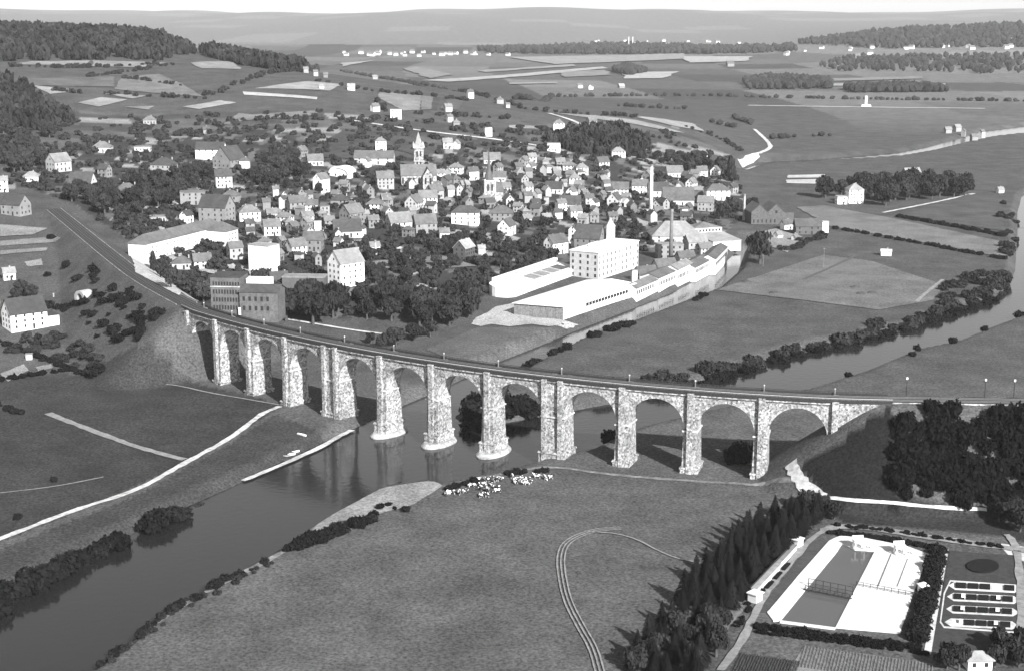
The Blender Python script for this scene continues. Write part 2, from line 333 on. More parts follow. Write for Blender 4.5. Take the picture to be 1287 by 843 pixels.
gv = np.stack([GX, GY, GZ], -1).reshape(-1, 3); I = np.arange(nr * nc).reshape(nr, nc)
gf = np.stack([I[:-1, :-1], I[:-1, 1:], I[1:, 1:], I[1:, :-1]], -1).reshape(-1, 4)
gm = bpy.data.meshes.new('ground'); gm.vertices.add(len(gv)); gm.vertices.foreach_set('co', gv.ravel())
gm.loops.add(gf.size); gm.loops.foreach_set('vertex_index', gf.ravel().astype(np.int32)); gm.polygons.add(len(gf))
gm.polygons.foreach_set('loop_start', np.arange(0, gf.size, 4, dtype=np.int32)); gm.polygons.foreach_set('loop_total', np.full(len(gf), 4, dtype=np.int32))
gm.update(calc_edges=True); gm.polygons.foreach_set('use_smooth', np.ones(len(gf), bool))
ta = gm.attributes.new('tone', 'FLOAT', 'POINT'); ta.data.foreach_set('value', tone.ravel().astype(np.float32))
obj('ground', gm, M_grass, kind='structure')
# ---- water
wm = bpy.data.materials.new('river_water'); wm.use_nodes = True; nt = wm.node_tree; b = nt.nodes['Principled BSDF']
b.inputs['Base Color'].default_value = (.015, .015, .015, 1); b.inputs['Roughness'].default_value = .1; b.inputs['IOR'].default_value = 1.33
ge = nt.nodes.new('ShaderNodeNewGeometry'); nz = nt.nodes.new('ShaderNodeTexNoise'); nz.inputs['Scale'].default_value = .35; nz.inputs['Detail'].default_value = 3
bu = nt.nodes.new('ShaderNodeBump'); bu.inputs['Strength'].default_value = .2; bu.inputs['Distance'].default_value = .3
nt.links.new(ge.outputs['Position'], nz.inputs['Vector']); nt.links.new(nz.outputs[0], bu.inputs['Height']); nt.links.new(bu.outputs[0], b.inputs['Normal'])
obj('river', mesh('river', [(-420, 255, 0), (420, 255, 0), (760, 1100, 0), (-420, 1100, 0)], [(0, 1, 2, 3)]), wm, kind='structure')
obj('river', mesh('river_bend', [(180, 1101, 0), (1300, 1101, 0), (1300, 2600, 0), (180, 2600, 0)], [(0, 1, 2, 3)]), wm, kind='structure')

# ------------------------------------------------------------------ draped strips and patches
def strip(name, px, width, m, kind='structure', lift=.28, world=False, label=None, cat=None):
    pts = [np.array(p[:2], float) if world else G(*p)[:2] for p in px]
    ln = smooth_line(pts, 3.0 if pts[0][1] < 1300 else 12.0, 2); nn = normals(ln)
    v = []; f = []; K = 3
    for p, n in zip(ln, nn):
        wob = rnd.uniform(.78, 1.18); wof = rnd.uniform(-.06, .06) * width
        for j in range(K + 1):
            q = p + n * (width * (j / K - .5) * wob + wof); v.append((q[0], q[1], 0))
    va = np.array(v); z = terr_h(va[:, 0], va[:, 1]); va[:, 2] = np.maximum(z, .2) + lift + va[:, 1] * .00015
    for i in range(len(ln) - 1):
        for j in range(K): a = i * (K + 1) + j; f.append((a, a + K + 1, a + K + 2, a + 1))
    return obj(name, mesh(name, va.tolist(), f), m, kind=kind, label=label, cat=cat)
def patch(name, px, m, lift=.1, kind='structure', parent=None, thick=0.0, world=False, **k):
    pts = [tuple(p[:2]) if world else tuple(G(*p)[:2]) for p in px]
    z = max(gz(*p) for p in pts) + lift; n = len(pts)
    mb = MB(); mb.prism(pts, z - max(thick, .3), z)
    ar = sum(pts[i][0] * pts[(i + 1) % n][1] - pts[(i + 1) % n][0] * pts[i][1] for i in range(n))
    if ar < 0: mb = MB(); mb.prism(pts[::-1], z - max(thick, .3), z)
    return mb.build(name, m, parent, kind=kind, **k)
from mathutils.geometry import delaunay_2d_cdt
def drape(name, plan, m, lift=.12):
    yb = sum(p[1] for p in plan) / len(plan); step = 3.0 if yb < 1000 else 7.0 if yb < 1700 else 22.0 if yb < 3000 else 60.0
    bd = []
    for a, b_ in zip(plan, plan[1:] + plan[:1]):
        n = max(1, int(math.hypot(b_[0] - a[0], b_[1] - a[1]) / step)); bd += [(a[0] + (b_[0] - a[0]) * k / n + (rnd.uniform(-.12, .12) * step if k else 0), a[1] + (b_[1] - a[1]) * k / n + (rnd.uniform(-.12, .12) * step if k else 0)) for k in range(n)]
    xs = [p[0] for p in bd]; ys = [p[1] for p in bd]
    gx, gy = np.meshgrid(np.arange(min(xs), max(xs), step), np.arange(min(ys), max(ys), step)); gx, gy = gx.ravel(), gy.ravel()
    ok = inside(gx, gy, bd) & (seg_dist(gx, gy, bd, True) > step * .4); pts = bd + list(zip(gx[ok], gy[ok])); nb = len(bd)
    r = delaunay_2d_cdt([Vector(p) for p in pts], [(k, (k + 1) % nb) for k in range(nb)], [], 1, 1e-5)
    co = np.array([(p.x, p.y) for p in r[0]]); z = terr_h(co[:, 0], co[:, 1]) + lift + co[:, 1] * .0003 + np.clip(co[:, 1] - 1500, 0, 3000) * .0004
    f = []
    for q in r[2]:
        a = sum(co[q[k]][0] * co[q[(k + 1) % len(q)]][1] - co[q[(k + 1) % len(q)]][0] * co[q[k]][1] for k in range(len(q))); f.append(tuple(q) if a > 0 else tuple(q)[::-1])
    return obj(name, mesh(name, np.column_stack([co, z]).tolist(), f, True), m, kind='structure')
for k, (t_, pl) in enumerate(FIELDS):
    if k < 4: continue
    t_ = round(t_ * .7 if t_ < .45 else t_ * .75, 3)
    drape('field', poly_plan(pl), mat('field_soil_%d' % int(t_ * 1000), t_, .6, 1.1, amp2=.25, scale2=.05, bump=.6, spec=.03, detail=9.0), .1 + .012 * (k % 9))
strip('towpath', [(-60, 700), (0, 678), (91, 642), (173, 617), (236, 580), (291, 551), (327, 521), (352, 511)], 2.6, M_path)
strip('quay_path', [(305, 595), (350, 577), (400, 555), (426, 540), (442, 532)], 2.4, M_path)
M_bank = mat('bare_bank', .15, .6, .5, amp2=.3, scale2=.15)
strip('river_bank', [(132, 830), (200, 775), (273, 734), (340, 702), (380, 675), (408, 655)], 3.4, M_bank, lift=.12)
strip('river_bank', [(600, 602), (640, 594), (690, 585), (760, 596), (860, 604), (960, 606), (1000, 604)], 2.2, M_bank, lift=.12)
strip('footpath', [(60, 520), (125, 545), (180, 565), (232, 578)], 3.0, M_track_path)
strip('footpath', [(202, 479), (225, 485), (262, 494), (310, 502), (350, 509)], 1.0, M_track_path)
strip('footpath', [(0, 620), (70, 612), (130, 600)], .8, M_track_path)
for o_ in (-1.1, 0.0, 1.1):
    tk = [G(*p)[:2] for p in [(860, 708), (815, 690), (780, 664), (743, 667), (711, 681), (704, 700), (706, 724), (713, 756), (731, 790), (746, 815), (754, 845)]]
    tk = smooth_line(tk[2:], 4.0); tn = normals(tk); strip('cart_track', [p + n * o_ for p, n in zip(tk, tn)], .45, M_track_path, world=True)
strip('footpath', [(735, 668), (790, 672), (840, 700), (880, 708)], .7, M_track_path)
strip('lane', [(994, 582), (1000, 598), (1012, 614), (1034, 628)], 3.6, M_path)
strip('lane', [(1030, 626), (1080, 632), (1150, 637), (1240, 641)], 1.1, M_path)
strip('road', [(1036, 668), (1050, 661), (1100, 665), (1150, 673), (1200, 680), (1270, 690), (1330, 695)], 4.2, M_track_path)
strip('road', [(1265, 672), (1278, 686), (1282, 720), (1284, 800)], 2.2, M_track_path)
strip('path', [(905, 843), (930, 810), (945, 780), (962, 745), (1000, 700), (1020, 676), (1042, 664)], 2.2, M_track_path)
strip('lane', [(690, 143), (720, 152), (735, 160)], 5, M_path); strip('lane', [(430, 150), (500, 161), (570, 170), (640, 178), (690, 186)], 5, M_path)
strip('lane', [(930, 200), (964, 190), (970, 184), (958, 172), (948, 163)], 5, M_path); strip('lane', [(1110, 268), (1140, 262), (1180, 254), (1224, 244)], 3.5, M_path)
strip('lane', [(940, 133), (1000, 134), (1238, 137)], 12, M_path); strip('lane', [(491, 165), (505, 175), (520, 187)], 4, M_track_path)
strip('lane', [(196, 262), (215, 258), (240, 256)], 3, M_path); strip('lane', [(350, 400), (400, 408), (440, 415), (480, 420)], 2.4, M_path)
strip('lane', [(1185, 352), (1160, 372), (1152, 380)], 2.2, M_track_path); strip('lane', [(1010, 352), (1060, 330), (1075, 322)], 2.5, mat('trodden_grass', .07, .2))
strip('lane', [(700, 312), (640, 300), (560, 288), (545, 288)], 3.5, M_path); strip('lane', [(490, 318), (530, 300), (545, 288)], 3, M_path)

# ------------------------------------------------------------------ railway and viaduct
def sweep(line, nn, o0, o1, z0, z1):
    v = []; f = []
    for p, n in zip(line, nn):
        for o, z in ((o0, z0), (o1, z0), (o1, z1), (o0, z1)): q = p + n * o; v.append((q[0], q[1], z))
    for i in range(len(line) - 1):
        a = 4 * i
        for j in range(4): f.append((a + j, a + 4 + j, a + 4 + (j + 1) % 4, a + (j + 1) % 4))
    f.append((3, 2, 1, 0)); n4 = len(v); f.append((n4 - 4, n4 - 3, n4 - 2, n4 - 1)); return v, f
sL = [np.dot(p - _a0, D0) for p in LINE]; sR = [np.dot(p - _b0, D1) for p in LINE]
iv = [i for i in range(len(LINE)) if sL[i] > -10 and sR[i] < 19]; i0, i1 = iv[0], iv[-1] + 1
VLN, VNN = LINE[i0:i1], LN[i0:i1]
via = empty('railway_viaduct', (float(PIERS[6][0]), float(PIERS[6][1]), 0), 0, 'long curved stone railway viaduct of twelve round arches crossing the river', 'viaduct')
VO = np.array([PIERS[6][0], PIERS[6][1]])
def vput(name, v, f, m, parent=via):
    o = obj(name, mesh(name, v, f), m, parent)
    o.matrix_parent_inverse = Matrix.Identity(4)
    for vt in o.data.vertices: vt.co.x -= VO[0]; vt.co.y -= VO[1]
    return o
deck = vput('deck', *sweep(VLN, VNN, -.25, VW + .25, CORN + .01, CORN + .75), M_stone_light)
vput('cornice', *sweep(VLN, VNN, -.6, -.26, CORN, CORN + .45), M_ring)
vput('cornice', *sweep(VLN, VNN, VW + .26, VW + .6, CORN, CORN + .45), M_stone_light)
for o_ in (-.45, VW + .25):
    v, f = sweep(VLN, VNN, o_, o_ + .12, CORN + 2.0, CORN + 2.18); mb = MB(); mb.add(v, f)
    mb.add(*sweep(VLN, VNN, o_, o_ + .12, CORN + .8, CORN + 1.75)); mb.add(*sweep(VLN, VNN, o_ - .1, o_ + .2, CORN + .46, CORN + .78))
    acc = 0
    for i in range(len(VLN) - 1):
        for t in (0, .5):
            p = VLN[i] * (1 - t) + VLN[i + 1] * t + VNN[i] * (o_ + .06); mb.box(p[0] - .09, p[0] + .09, p[1] - .09, p[1] + .09, CORN + .5, CORN + 2.05)
    vput('railing', mb.v, mb.f, M_iron)
# the two pale top rails read as a light line
vput('handrail', *sweep(VLN, VNN, -.47, -.35, CORN + 2.185, CORN + 2.3), M_pale_iron)
# bays
TP = 4.5; SPR = 19.0
def frame(i):
    a, b_ = PIERS[i], PIERS[i + 1]; L = np.linalg.norm(b_ - a); d = (b_ - a) / L; return a, d, np.array([-d[1], d[0]]), L
NA = 28
def pier_w(i): return TP + (EXTRA if i in (4, 8) else 0)
for i in range(12):
    a, d, n, L = frame(i)
    x0 = TP / 2 + (EXTRA if i in (4, 8) else 0); x1 = L - TP / 2; R = (x1 - x0) / 2; cx = (x0 + x1) / 2
    def P(x, y, z): q = a + d * x + n * y; return (q[0], q[1], z)
    ang = [math.pi * (1 - k / NA) for k in range(NA + 1)]
    v = []; f = []
    for y in (0, VW):
        v += [P(cx + R * math.cos(t), y, SPR + R * math.sin(t) * 1.01) for t in ang] + [P(cx + R * math.cos(t), y, CORN) for t in ang]
    m_ = NA + 1
    for k in range(NA):
        f.append((k, k + 1, m_ + k + 1, m_ + k)); f.append((2 * m_ + k + 1, 2 * m_ + k, 3 * m_ + k, 3 * m_ + k + 1))
    vput('spandrel_wall', v, f, M_stone)
    v = []; f = []
    for y in (0, VW): v += [P(cx + R * math.cos(t), y, SPR + R * math.sin(t) * 1.01) for t in ang]
    for k in range(NA): f.append((k + 1, k, m_ + k, m_ + k + 1))
    vput('arch_vault', v, f, M_stone_intr)
    for ya, yb in ((-.14, .3), (VW - .3, VW + .14)):
        v = []; f = []
        for rr in (R - .06, R + .7):
            for y in (ya, yb): v += [P(cx + rr * math.cos(t), y, SPR + rr * math.sin(t) * 1.01) for t in ang]
        for k in range(NA):
            f += [(k, k + 1, 2 * m_ + k + 1, 2 * m_ + k), (m_ + k, 3 * m_ + k, 3 * m_ + k + 1, m_ + k + 1), (k, m_ + k, m_ + k + 1, k + 1), (2 * m_ + k, 2 * m_ + k + 1, 3 * m_ + k + 1, 3 * m_ + k)]
        vput('arch_ring', v, f, M_ring)
for i in range(13):
    if i == 12: a, d, n, L = frame(11); a = PIERS[12]
    else: a, d, n, L = frame(i)
    if 0 < i < 12:
        d = PIERS[i + 1] - PIERS[i - 1]; d = d / np.linalg.norm(d); n = np.array([-d[1], d[0]])
    ex = EXTRA if i in (4, 8) else 0
    def T(mb): return [tuple((a + d * x + n * y)) + (z,) for x, y, z in mb.v], mb.f
    zb = -1.2
    x0, x1 = -TP / 2, TP / 2 + ex
    mb = MB(); mb.box(x0 - .03, x1 + .03, -.05, VW + .05, SPR, CORN - .01)                       # top block
    t = .35
    mb.add([(x0 - .55, -.7, zb), (x1 + .55, -.7, zb), (x1 + .55, VW + .7, zb), (x0 - .55, VW + .7, zb), (x0 - .03, -.05, SPR), (x1 + .03, -.05, SPR), (x1 + .03, VW + .05, SPR), (x0 - .03, VW + .05, SPR)],
           [(0, 1, 5, 4), (1, 2, 6, 5), (2, 3, 7, 6), (3, 0, 4, 7)])
    pier = vput('pier', *T(mb), M_stone)
    mb = MB(); mb.box(x0 - .5, x1 + .5, -.55, VW + .55, SPR - 1.1, SPR - .6); vput('impost_band', *T(mb), M_stone_light, pier)
    if 0 < i < 12:
        mb = MB(); mb.box(x0 - .95, x1 + .95, -1.15, VW + 1.15, zb, 4.6, .12); mb.box(x0 - 1.2, x1 + 1.2, -1.4, VW + 1.4, 4.6, 5.2, .2); vput('plinth', *T(mb), M_stone, pier)
    for side_ in (0, 1):
        xs_ = [(x0 + .95, x0 + 2.05), (x1 - 2.05, x1 - .95)] if True else []
        if ex: xs_ = [(x0 + .3, x0 + 1.9), (x1 - 1.9, x1 - .3)]
        else: xs_ = [(x0 + 1.25, x1 - 1.25)]
        for (p0, p1) in xs_:
            mb = MB(); yy = -.95 if side_ == 0 else VW - .05 + .3
            ya, yb = (-1.47, .2) if side_ == 0 else (VW - .2, VW + 1.47)
            mb.box(p0, p1, ya, yb, -.5, CORN + .6)
            mb.box(p0 - .15, p1 + .15, ya - .15, yb + .15, CORN + .6, CORN + 1.0)
            vput('pilaster', *T(mb), M_stone, pier)
    if i in (4, 5, 6, 7):                     # cutwater apron standing in the river
        if i > 4:
            mb = MB(); n_ = 28; pl = [(((x0 + x1) / 2 + 5.4 * math.cos(k * 2 * math.pi / n_)), VW / 2 + 9.6 * math.sin(k * 2 * math.pi / n_)) for k in range(n_)]
            mb.prism(pl, -1.5, .45); pl2 = [(((x0 + x1) / 2 + 4.3 * math.cos(k * 2 * math.pi / n_)), VW / 2 + 8.2 * math.sin(k * 2 * math.pi / n_)) for k in range(n_)]
            mb.add([(x, y, .45) for x, y in pl] + [(x, y, 1.5) for x, y in pl2], [(k, (k + 1) % n_, n_ + (k + 1) % n_, n_ + k) for k in range(n_)] + [tuple(range(n_, 2 * n_))])
            vput('footing', *T(mb), mat('footing_stone', .3, .4, .6, amp2=.3, scale2=.2), pier)
# abutments
for nm, a, d, x0, x1 in (('l', PIERS[0], D0, -11, -TP / 2 - .05), ('r', PIERS[12], D1, TP / 2 + .05, 19)):
    n = np.array([-d[1], d[0]]); mb = MB(); mb.box(x0, x1, 0.02, VW - .02, 0 if nm == 'l' else 2, CORN - .02)
    vput('abutment', [tuple(a + d * x + n * y) + (z,) for x, y, z in mb.v], mb.f, M_stone)
# tracks along the whole line
obj('ballast_bed', mesh('ballast_bed', *sweep(LINE, LN, .5, VW - .5, CORN + .74, CORN + 1.12)), M_ballast, kind='structure')
for side_, tc in (('near', 2.55), ('far', 6.1)):
    tr = empty('railway_track', (float(VO[0]), float(VO[1]), 0), 0, '%s railway track of steel rails running along the viaduct' % ('nearer' if side_ == 'near' else 'farther'), 'track', 'railway tracks')
    for o_ in (-.75, .72):
        vput('rail', *sweep(LINE, LN, tc + o_, tc + o_ + .12, CORN + 1.2, CORN + 1.36), M_rail, tr)
    mb = MB(); ll = smooth_line(LINE, 1.3, 0); l2 = normals(ll)
    for p, n in zip(ll[::1], l2[::1]):
        d = np.array([n[1], -n[0]]); q = [p + n * (tc - 1.25) - d * .13, p + n * (tc + 1.25) - d * .13, p + n * (tc + 1.25) + d * .13, p + n * (tc - 1.25) + d * .13]
        mb.add([(x[0], x[1], CORN + 1.21) for x in q], [(0, 3, 2, 1)])
    vput('sleepers', mb.v, mb.f, M_sleeper, tr)['kind'] = 'stuff'
# low walls beside the embanked tracks
for nm, rg in (('left', [i for i in range(len(LINE)) if sL[i] < -10]), ('right', [i for i in range(len(LINE)) if sR[i] > 18.5])):
    ln_ = [LINE[i] for i in rg]; nn_ = [LN[i] for i in rg]
    for o_, w_ in ((-.6, 'near'), (VW + .3, 'far'))[:1 if nm == 'right' else 2]:
        obj('kerb_wall', mesh('kerb_wall', *sweep(ln_, nn_, o_, o_ + .3, CORN + .1, CORN + 1.3)), M_ring, label='low pale stone wall along the %s edge of the railway %s of the viaduct' % (w_, nm), cat='wall')
ORD = ['first', 'second', 'third', 'fourth', 'fifth', 'sixth', 'seventh', 'eighth', 'ninth', 'tenth', 'eleventh', 'twelfth', 'thirteenth', 'fourteenth', 'fifteenth', 'sixteenth', 'seventeenth', 'eighteenth', 'nineteenth', 'twentieth']
def ordn(k):
    if k < 20: return ORD[k]
    k += 1; s_ = 'th' if 10 <= k % 100 <= 20 else {1: 'st', 2: 'nd', 3: 'rd'}.get(k % 10, 'th'); return '%d%s' % (k, s_)
mb = MB(); mb.box(-.14, .14, -.14, .14, 0, 2.5); m_post = mb.mesh('post_shaft')
mb = MB(); mb.box(-.22, .22, -.22, .22, 2.5, 2.9); m_pcap = mb.mesh('post_cap')
k = 0
for s_, zz in [(s_ + (2 if i in (4, 8) else 0), CORN + .75) for i, s_ in enumerate(pier_s)]:
    q = vpt(s_) ; dd = vpt(min(s_ + 1, VL)) - vpt(min(s_ + 1, VL) - 1); n = np.array([-dd[1], dd[0]]) / np.linalg.norm(dd); q = q + n * (VW - .6)
    e = empty('line_post', (q[0], q[1], zz), 0, 'short pale post on the far side of the viaduct, %s from the left abutment' % ORD[k], 'post', 'posts along the viaduct'); k += 1
    obj('shaft', m_post, M_wood, e); obj('cap', m_pcap, M_stone_light, e)
mb = MB(); mb.cyl(0, 0, 0, 6.2, .16, .11, 8); m_ps = mb.mesh('pole_shaft'); mb = MB(); mb.box(-.8, .8, -.08, .08, 5.4, 5.6); m_pa = mb.mesh('pole_arm'); mb = MB(); mb.box(-.3, .3, -.25, .25, 5.75, 6.5); m_ph = mb.mesh('pole_head')
for k, (px, py) in enumerate(((1146, 508), (1246, 510), (1283, 511))):
    q = atz(px, py, CORN); q = np.array(q) + np.array([0, 7.5]); e = empty('signal_post', (q[0], q[1], TRACKZ + .1), 0, '%s pale headed signal post right of the viaduct' % ORD[k], 'post', 'posts beside the embanked track')
    obj('shaft', m_ps, M_iron, e); obj('crossarm', m_pa, M_iron, e); obj('head', m_ph, M_white, e)

# ------------------------------------------------------------------ landmarks used in descriptions
LMK = [('the twin-storey tower church', 527, 232), ('the needle-spired church', 616, 252), ('the long white L-shaped building', 240, 310), ('the brick mill by the viaduct', 300, 390),
       ('the white four-storey factory', 760, 345), ('the pale chimney', 818, 262), ('the dark warehouse', 963, 276), ('the big dark-gabled villa', 284, 208),
       ('the curved-gable house', 427, 222), ('the wooded knoll', 755, 180), ('the white hip-roofed school', 585, 282), ('the tall white gabled house', 433, 360),
       ('the left end of the railway', 45, 250), ('the left-edge farmhouse', 22, 415), ('the white villa on the meadow', 1074, 254), ('the dark chimney', 843, 325),
       ('the striped field', 520, 135), ('the pale flat-roofed block', 330, 342), ('the long terrace', 470, 206), ('the canal-side mansion', 902, 250)]
_used = {}
def where(px, py):
    b = min(LMK, key=lambda l: (l[1] - px) ** 2 + 4 * (l[2] - py) ** 2)
    dx, dy = px - b[1], (py - b[2]) * 2
    w = ('right of' if dx > 0 else 'left of') if abs(dx) > abs(dy) else ('below' if dy > 0 else 'above')
    return w, b[0], math.hypot(dx, dy)
class Namer:
    """collects look-alikes and afterwards writes a label that singles each one out"""
    def __init__(s): s.q = []
    def add(s, o, what, px, py): s.q.append((o, what, px, py))
    def flush(s):
        by = {}
        for o, what, px, py in s.q:
            w, l, d = where(px, py); by.setdefault((what, w, l), []).append((d, o))
        for (what, w, l), lst in by.items():
            lst.sort(key=lambda t: t[0])
            for k, (d, o) in enumerate(lst):
                o['label'] = '%s %s %s' % (what, w, l) if len(lst) == 1 else '%s, %s nearest %s %s' % (what, ordn(k), w, l)
NM = Namer()
FOOT = []           # house footprints (x, y, r)
# ------------------------------------------------------------------ houses
mb = MB(); mb.box(-.5, .5, -.5, .5, 0, 1); PANE = mb.mesh('pane'); PANE.materials.append(M_glass)
mb = MB(); mb.box(-.5, .5, -.5, .5, 0, 1); DOOR = mb.mesh('door_leaf'); DOOR.materials.append(M_black)
mb = MB(); mb.box(-.32, .32, -.32, .32, 0, 1.7); mb.box(-.42, .42, -.42, .42, 1.7, 1.9); CHIM = mb.mesh('chimney_stack'); CHIM.materials.append(mat('chimney_brick', .3, .3))
def gable_wall(L, D, h, rise, z0=-2.5):
    x, y = L / 2, D / 2
    v = [(-x, -y, z0), (x, -y, z0), (x, y, z0), (-x, y, z0), (-x, -y, h), (x, -y, h), (x, y, h), (-x, y, h), (-x, 0, h + rise), (x, 0, h + rise)]
    return v, [(0, 1, 5, 4), (2, 3, 7, 6), (1, 2, 6, 9, 5), (3, 0, 4, 8, 7)]
def gable_roof(L, D, h, rise, o=.45, t=.28):
    x = L / 2 + o; y = D / 2 + o; k = rise / (D / 2) * o
    v = [(-x, -y, h - k), (x, -y, h - k), (x, 0, h + rise), (-x, 0, h + rise), (x, y, h - k), (-x, y, h - k)]
    v2 = [(a, b_, c + t) for a, b_, c in v]
    return v + v2, [(0, 3, 2, 1), (3, 5, 4, 2), (6, 7, 8, 9), (9, 8, 10, 11), (0, 1, 7, 6), (1, 2, 8, 7), (2, 4, 10, 8), (4, 5, 11, 10), (5, 3, 9, 11), (3, 0, 6, 9)]
def hip_roof(L, D, h, rise, o=.5, t=.25, inset=None):
    x = L / 2 + o; y = D / 2 + o; rx_ = max(0.01, L / 2 - (D / 2 if inset is None else inset))
    v = [(-x, -y, h - t), (x, -y, h - t), (x, y, h - t), (-x, y, h - t), (-x, -y, h), (x, -y, h), (x, y, h), (-x, y, h), (-rx_, 0, h + rise), (rx_, 0, h + rise)]
    return v, [(0, 3, 2, 1), (0, 1, 5, 4), (1, 2, 6, 5), (2, 3, 7, 6), (3, 0, 4, 7), (4, 5, 9, 8), (5, 6, 9), (6, 7, 8, 9), (7, 4, 8)]
def windows(root, L, D, h, faces='fsb', sw=1.0, sh=1.45, pitch=3.0, storeys=None, first=1.0, skip=0.0, margin=1.0, top=None):
    st = storeys or max(1, int(round(h / 3.0))); sp = (h - .3) / st
    for fc in faces:
        W_ = L if fc in 'fb' else D; n = max(1, int((W_ - margin) / pitch)); 
        for r in range(st):
            for c in range(n):
                if rnd.random() < skip: continue
                t = (c + .5) / n * (W_ - margin) - (W_ - margin) / 2; z = first + r * sp
                if fc == 'f': loc, rz = (t, -D / 2 - .02, z), 0
                elif fc == 'b': loc, rz = (t, D / 2 + .02, z), 0
                elif fc == 's': loc, rz = (L / 2 + .02, t, z), math.pi / 2
                else: loc, rz = (-L / 2 - .02, t, z), math.pi / 2
                o = obj('window', PANE, None, root, loc, rz); o.scale = (sw, .12, sh)
def house(px, py, w, yaw=None, wall=.75, roof=.1, kind='g', h=5.6, label=None, name='house', cat='house', r=.72, rise=None, win=True, group='houses of the town', chim=1, note='', ext=0, world=None):
    p = G(px, py); sc = scale_at(p)
    if yaw is None: yaw = rnd.choice((-1, 1)) * rnd.uniform(14, 42)
    a = math.radians(yaw); L = w / sc / (abs(math.cos(a)) + r * abs(math.sin(a))); D = r * L
    cx, cy = p[0], p[1] + (abs(math.sin(a)) * L + abs(math.cos(a)) * D) / 2 * .9
    z = gz(cx, cy, land_h); z = min(z, p[2] + 1.5)
    root = empty(name, (cx, cy, z), a, None, cat, group); FOOT.append((cx, cy, .5 * math.hypot(L, D)))
    if label is None and wall > .6: wall = round(wall * rnd.choice((1, .8, .5, .33, .25)), 2)
    rs = rise if rise is not None else D / 2 * (1.05 if kind == 'g' else .85)
    mw = tonemat(wall, 'wall'); mr_ = tonemat(roof, 'roof')
    if kind == 'g':
        obj('wall', mesh('wall', *gable_wall(L, D, h, rs)), mw, root); ro = obj('roof', mesh('roof', *gable_roof(L, D, h, rs)), mr_, root)
    elif kind == 'h':
        mb = MB(); mb.box(-L / 2, L / 2, -D / 2, D / 2, -2.5, h - .26); mb.build('wall', mw, root); ro = obj('roof', mesh('roof', *hip_roof(L, D, h, rs)), mr_, root)
    else:
        mb = MB(); mb.box(-L / 2, L / 2, -D / 2, D / 2, -2.5, h); mb.build('wall', mw, root)
        mb = MB(); mb.box(-L / 2 - .25, L / 2 + .25, -D / 2 - .25, D / 2 + .25, h + .01, h + .5); ro = mb.build('roof', mr_, root); rs = .4
    if w >= 9 and kind != 'f':
        for k in range(chim):
            o = obj('chimney', CHIM, None, ro, ((k - (chim - 1) / 2) * L * .5 + L * .12, D * .12, h + rs * .78 - .6))
    if win and w >= 13:
        windows(root, L, D, h, 'fl' + 's', pitch=max(2.6, L / 5), skip=.12)
        o = obj('door', DOOR, None, root, (L * .12, -D / 2 - .03, -.2)); o.scale = (1.1, .14, 2.3)
        if kind == 'g' and rs > 2.2:
            for sx in (-1, 1): o = obj('window', PANE, None, root, (sx * (L / 2 + .02), 0, h + rs * .2), math.pi / 2); o.scale = (.9, .12, 1.2)
    if ext:                                    # a lower wing
        mb = MB(); mb.box(L / 2 + .01, L / 2 + ext, -D / 2 + .4, D / 2 - .6, -2.5, h * .62); mb.build('side_wing', mw, root)
        mb = MB(); mb.box(L / 2 + .01, L / 2 + ext + .3, -D / 2 + .1, D / 2 - .3, h * .62, h * .62 + .35); mb.build('wing_roof', mr_, root)
    tw = lambda t: 'white' if t > .6 else 'pale' if t > .4 else 'grey' if t > .2 else 'dark'
    tr_ = lambda t: 'light' if t > .24 else 'grey' if t > .13 else 'dark'
    if label: root['label'] = label
    else: NM.add(root, '%s %s with %s roof' % (tw(wall), {'g': 'gabled house', 'h': 'hip-roofed house', 'f': 'flat block'}[kind], tr_(roof)), px, py)
    return root, L, D, h, rs
def part_box(root, name, m, *a): mb = MB(); mb.box(*a); return mb.build(name, m, root)
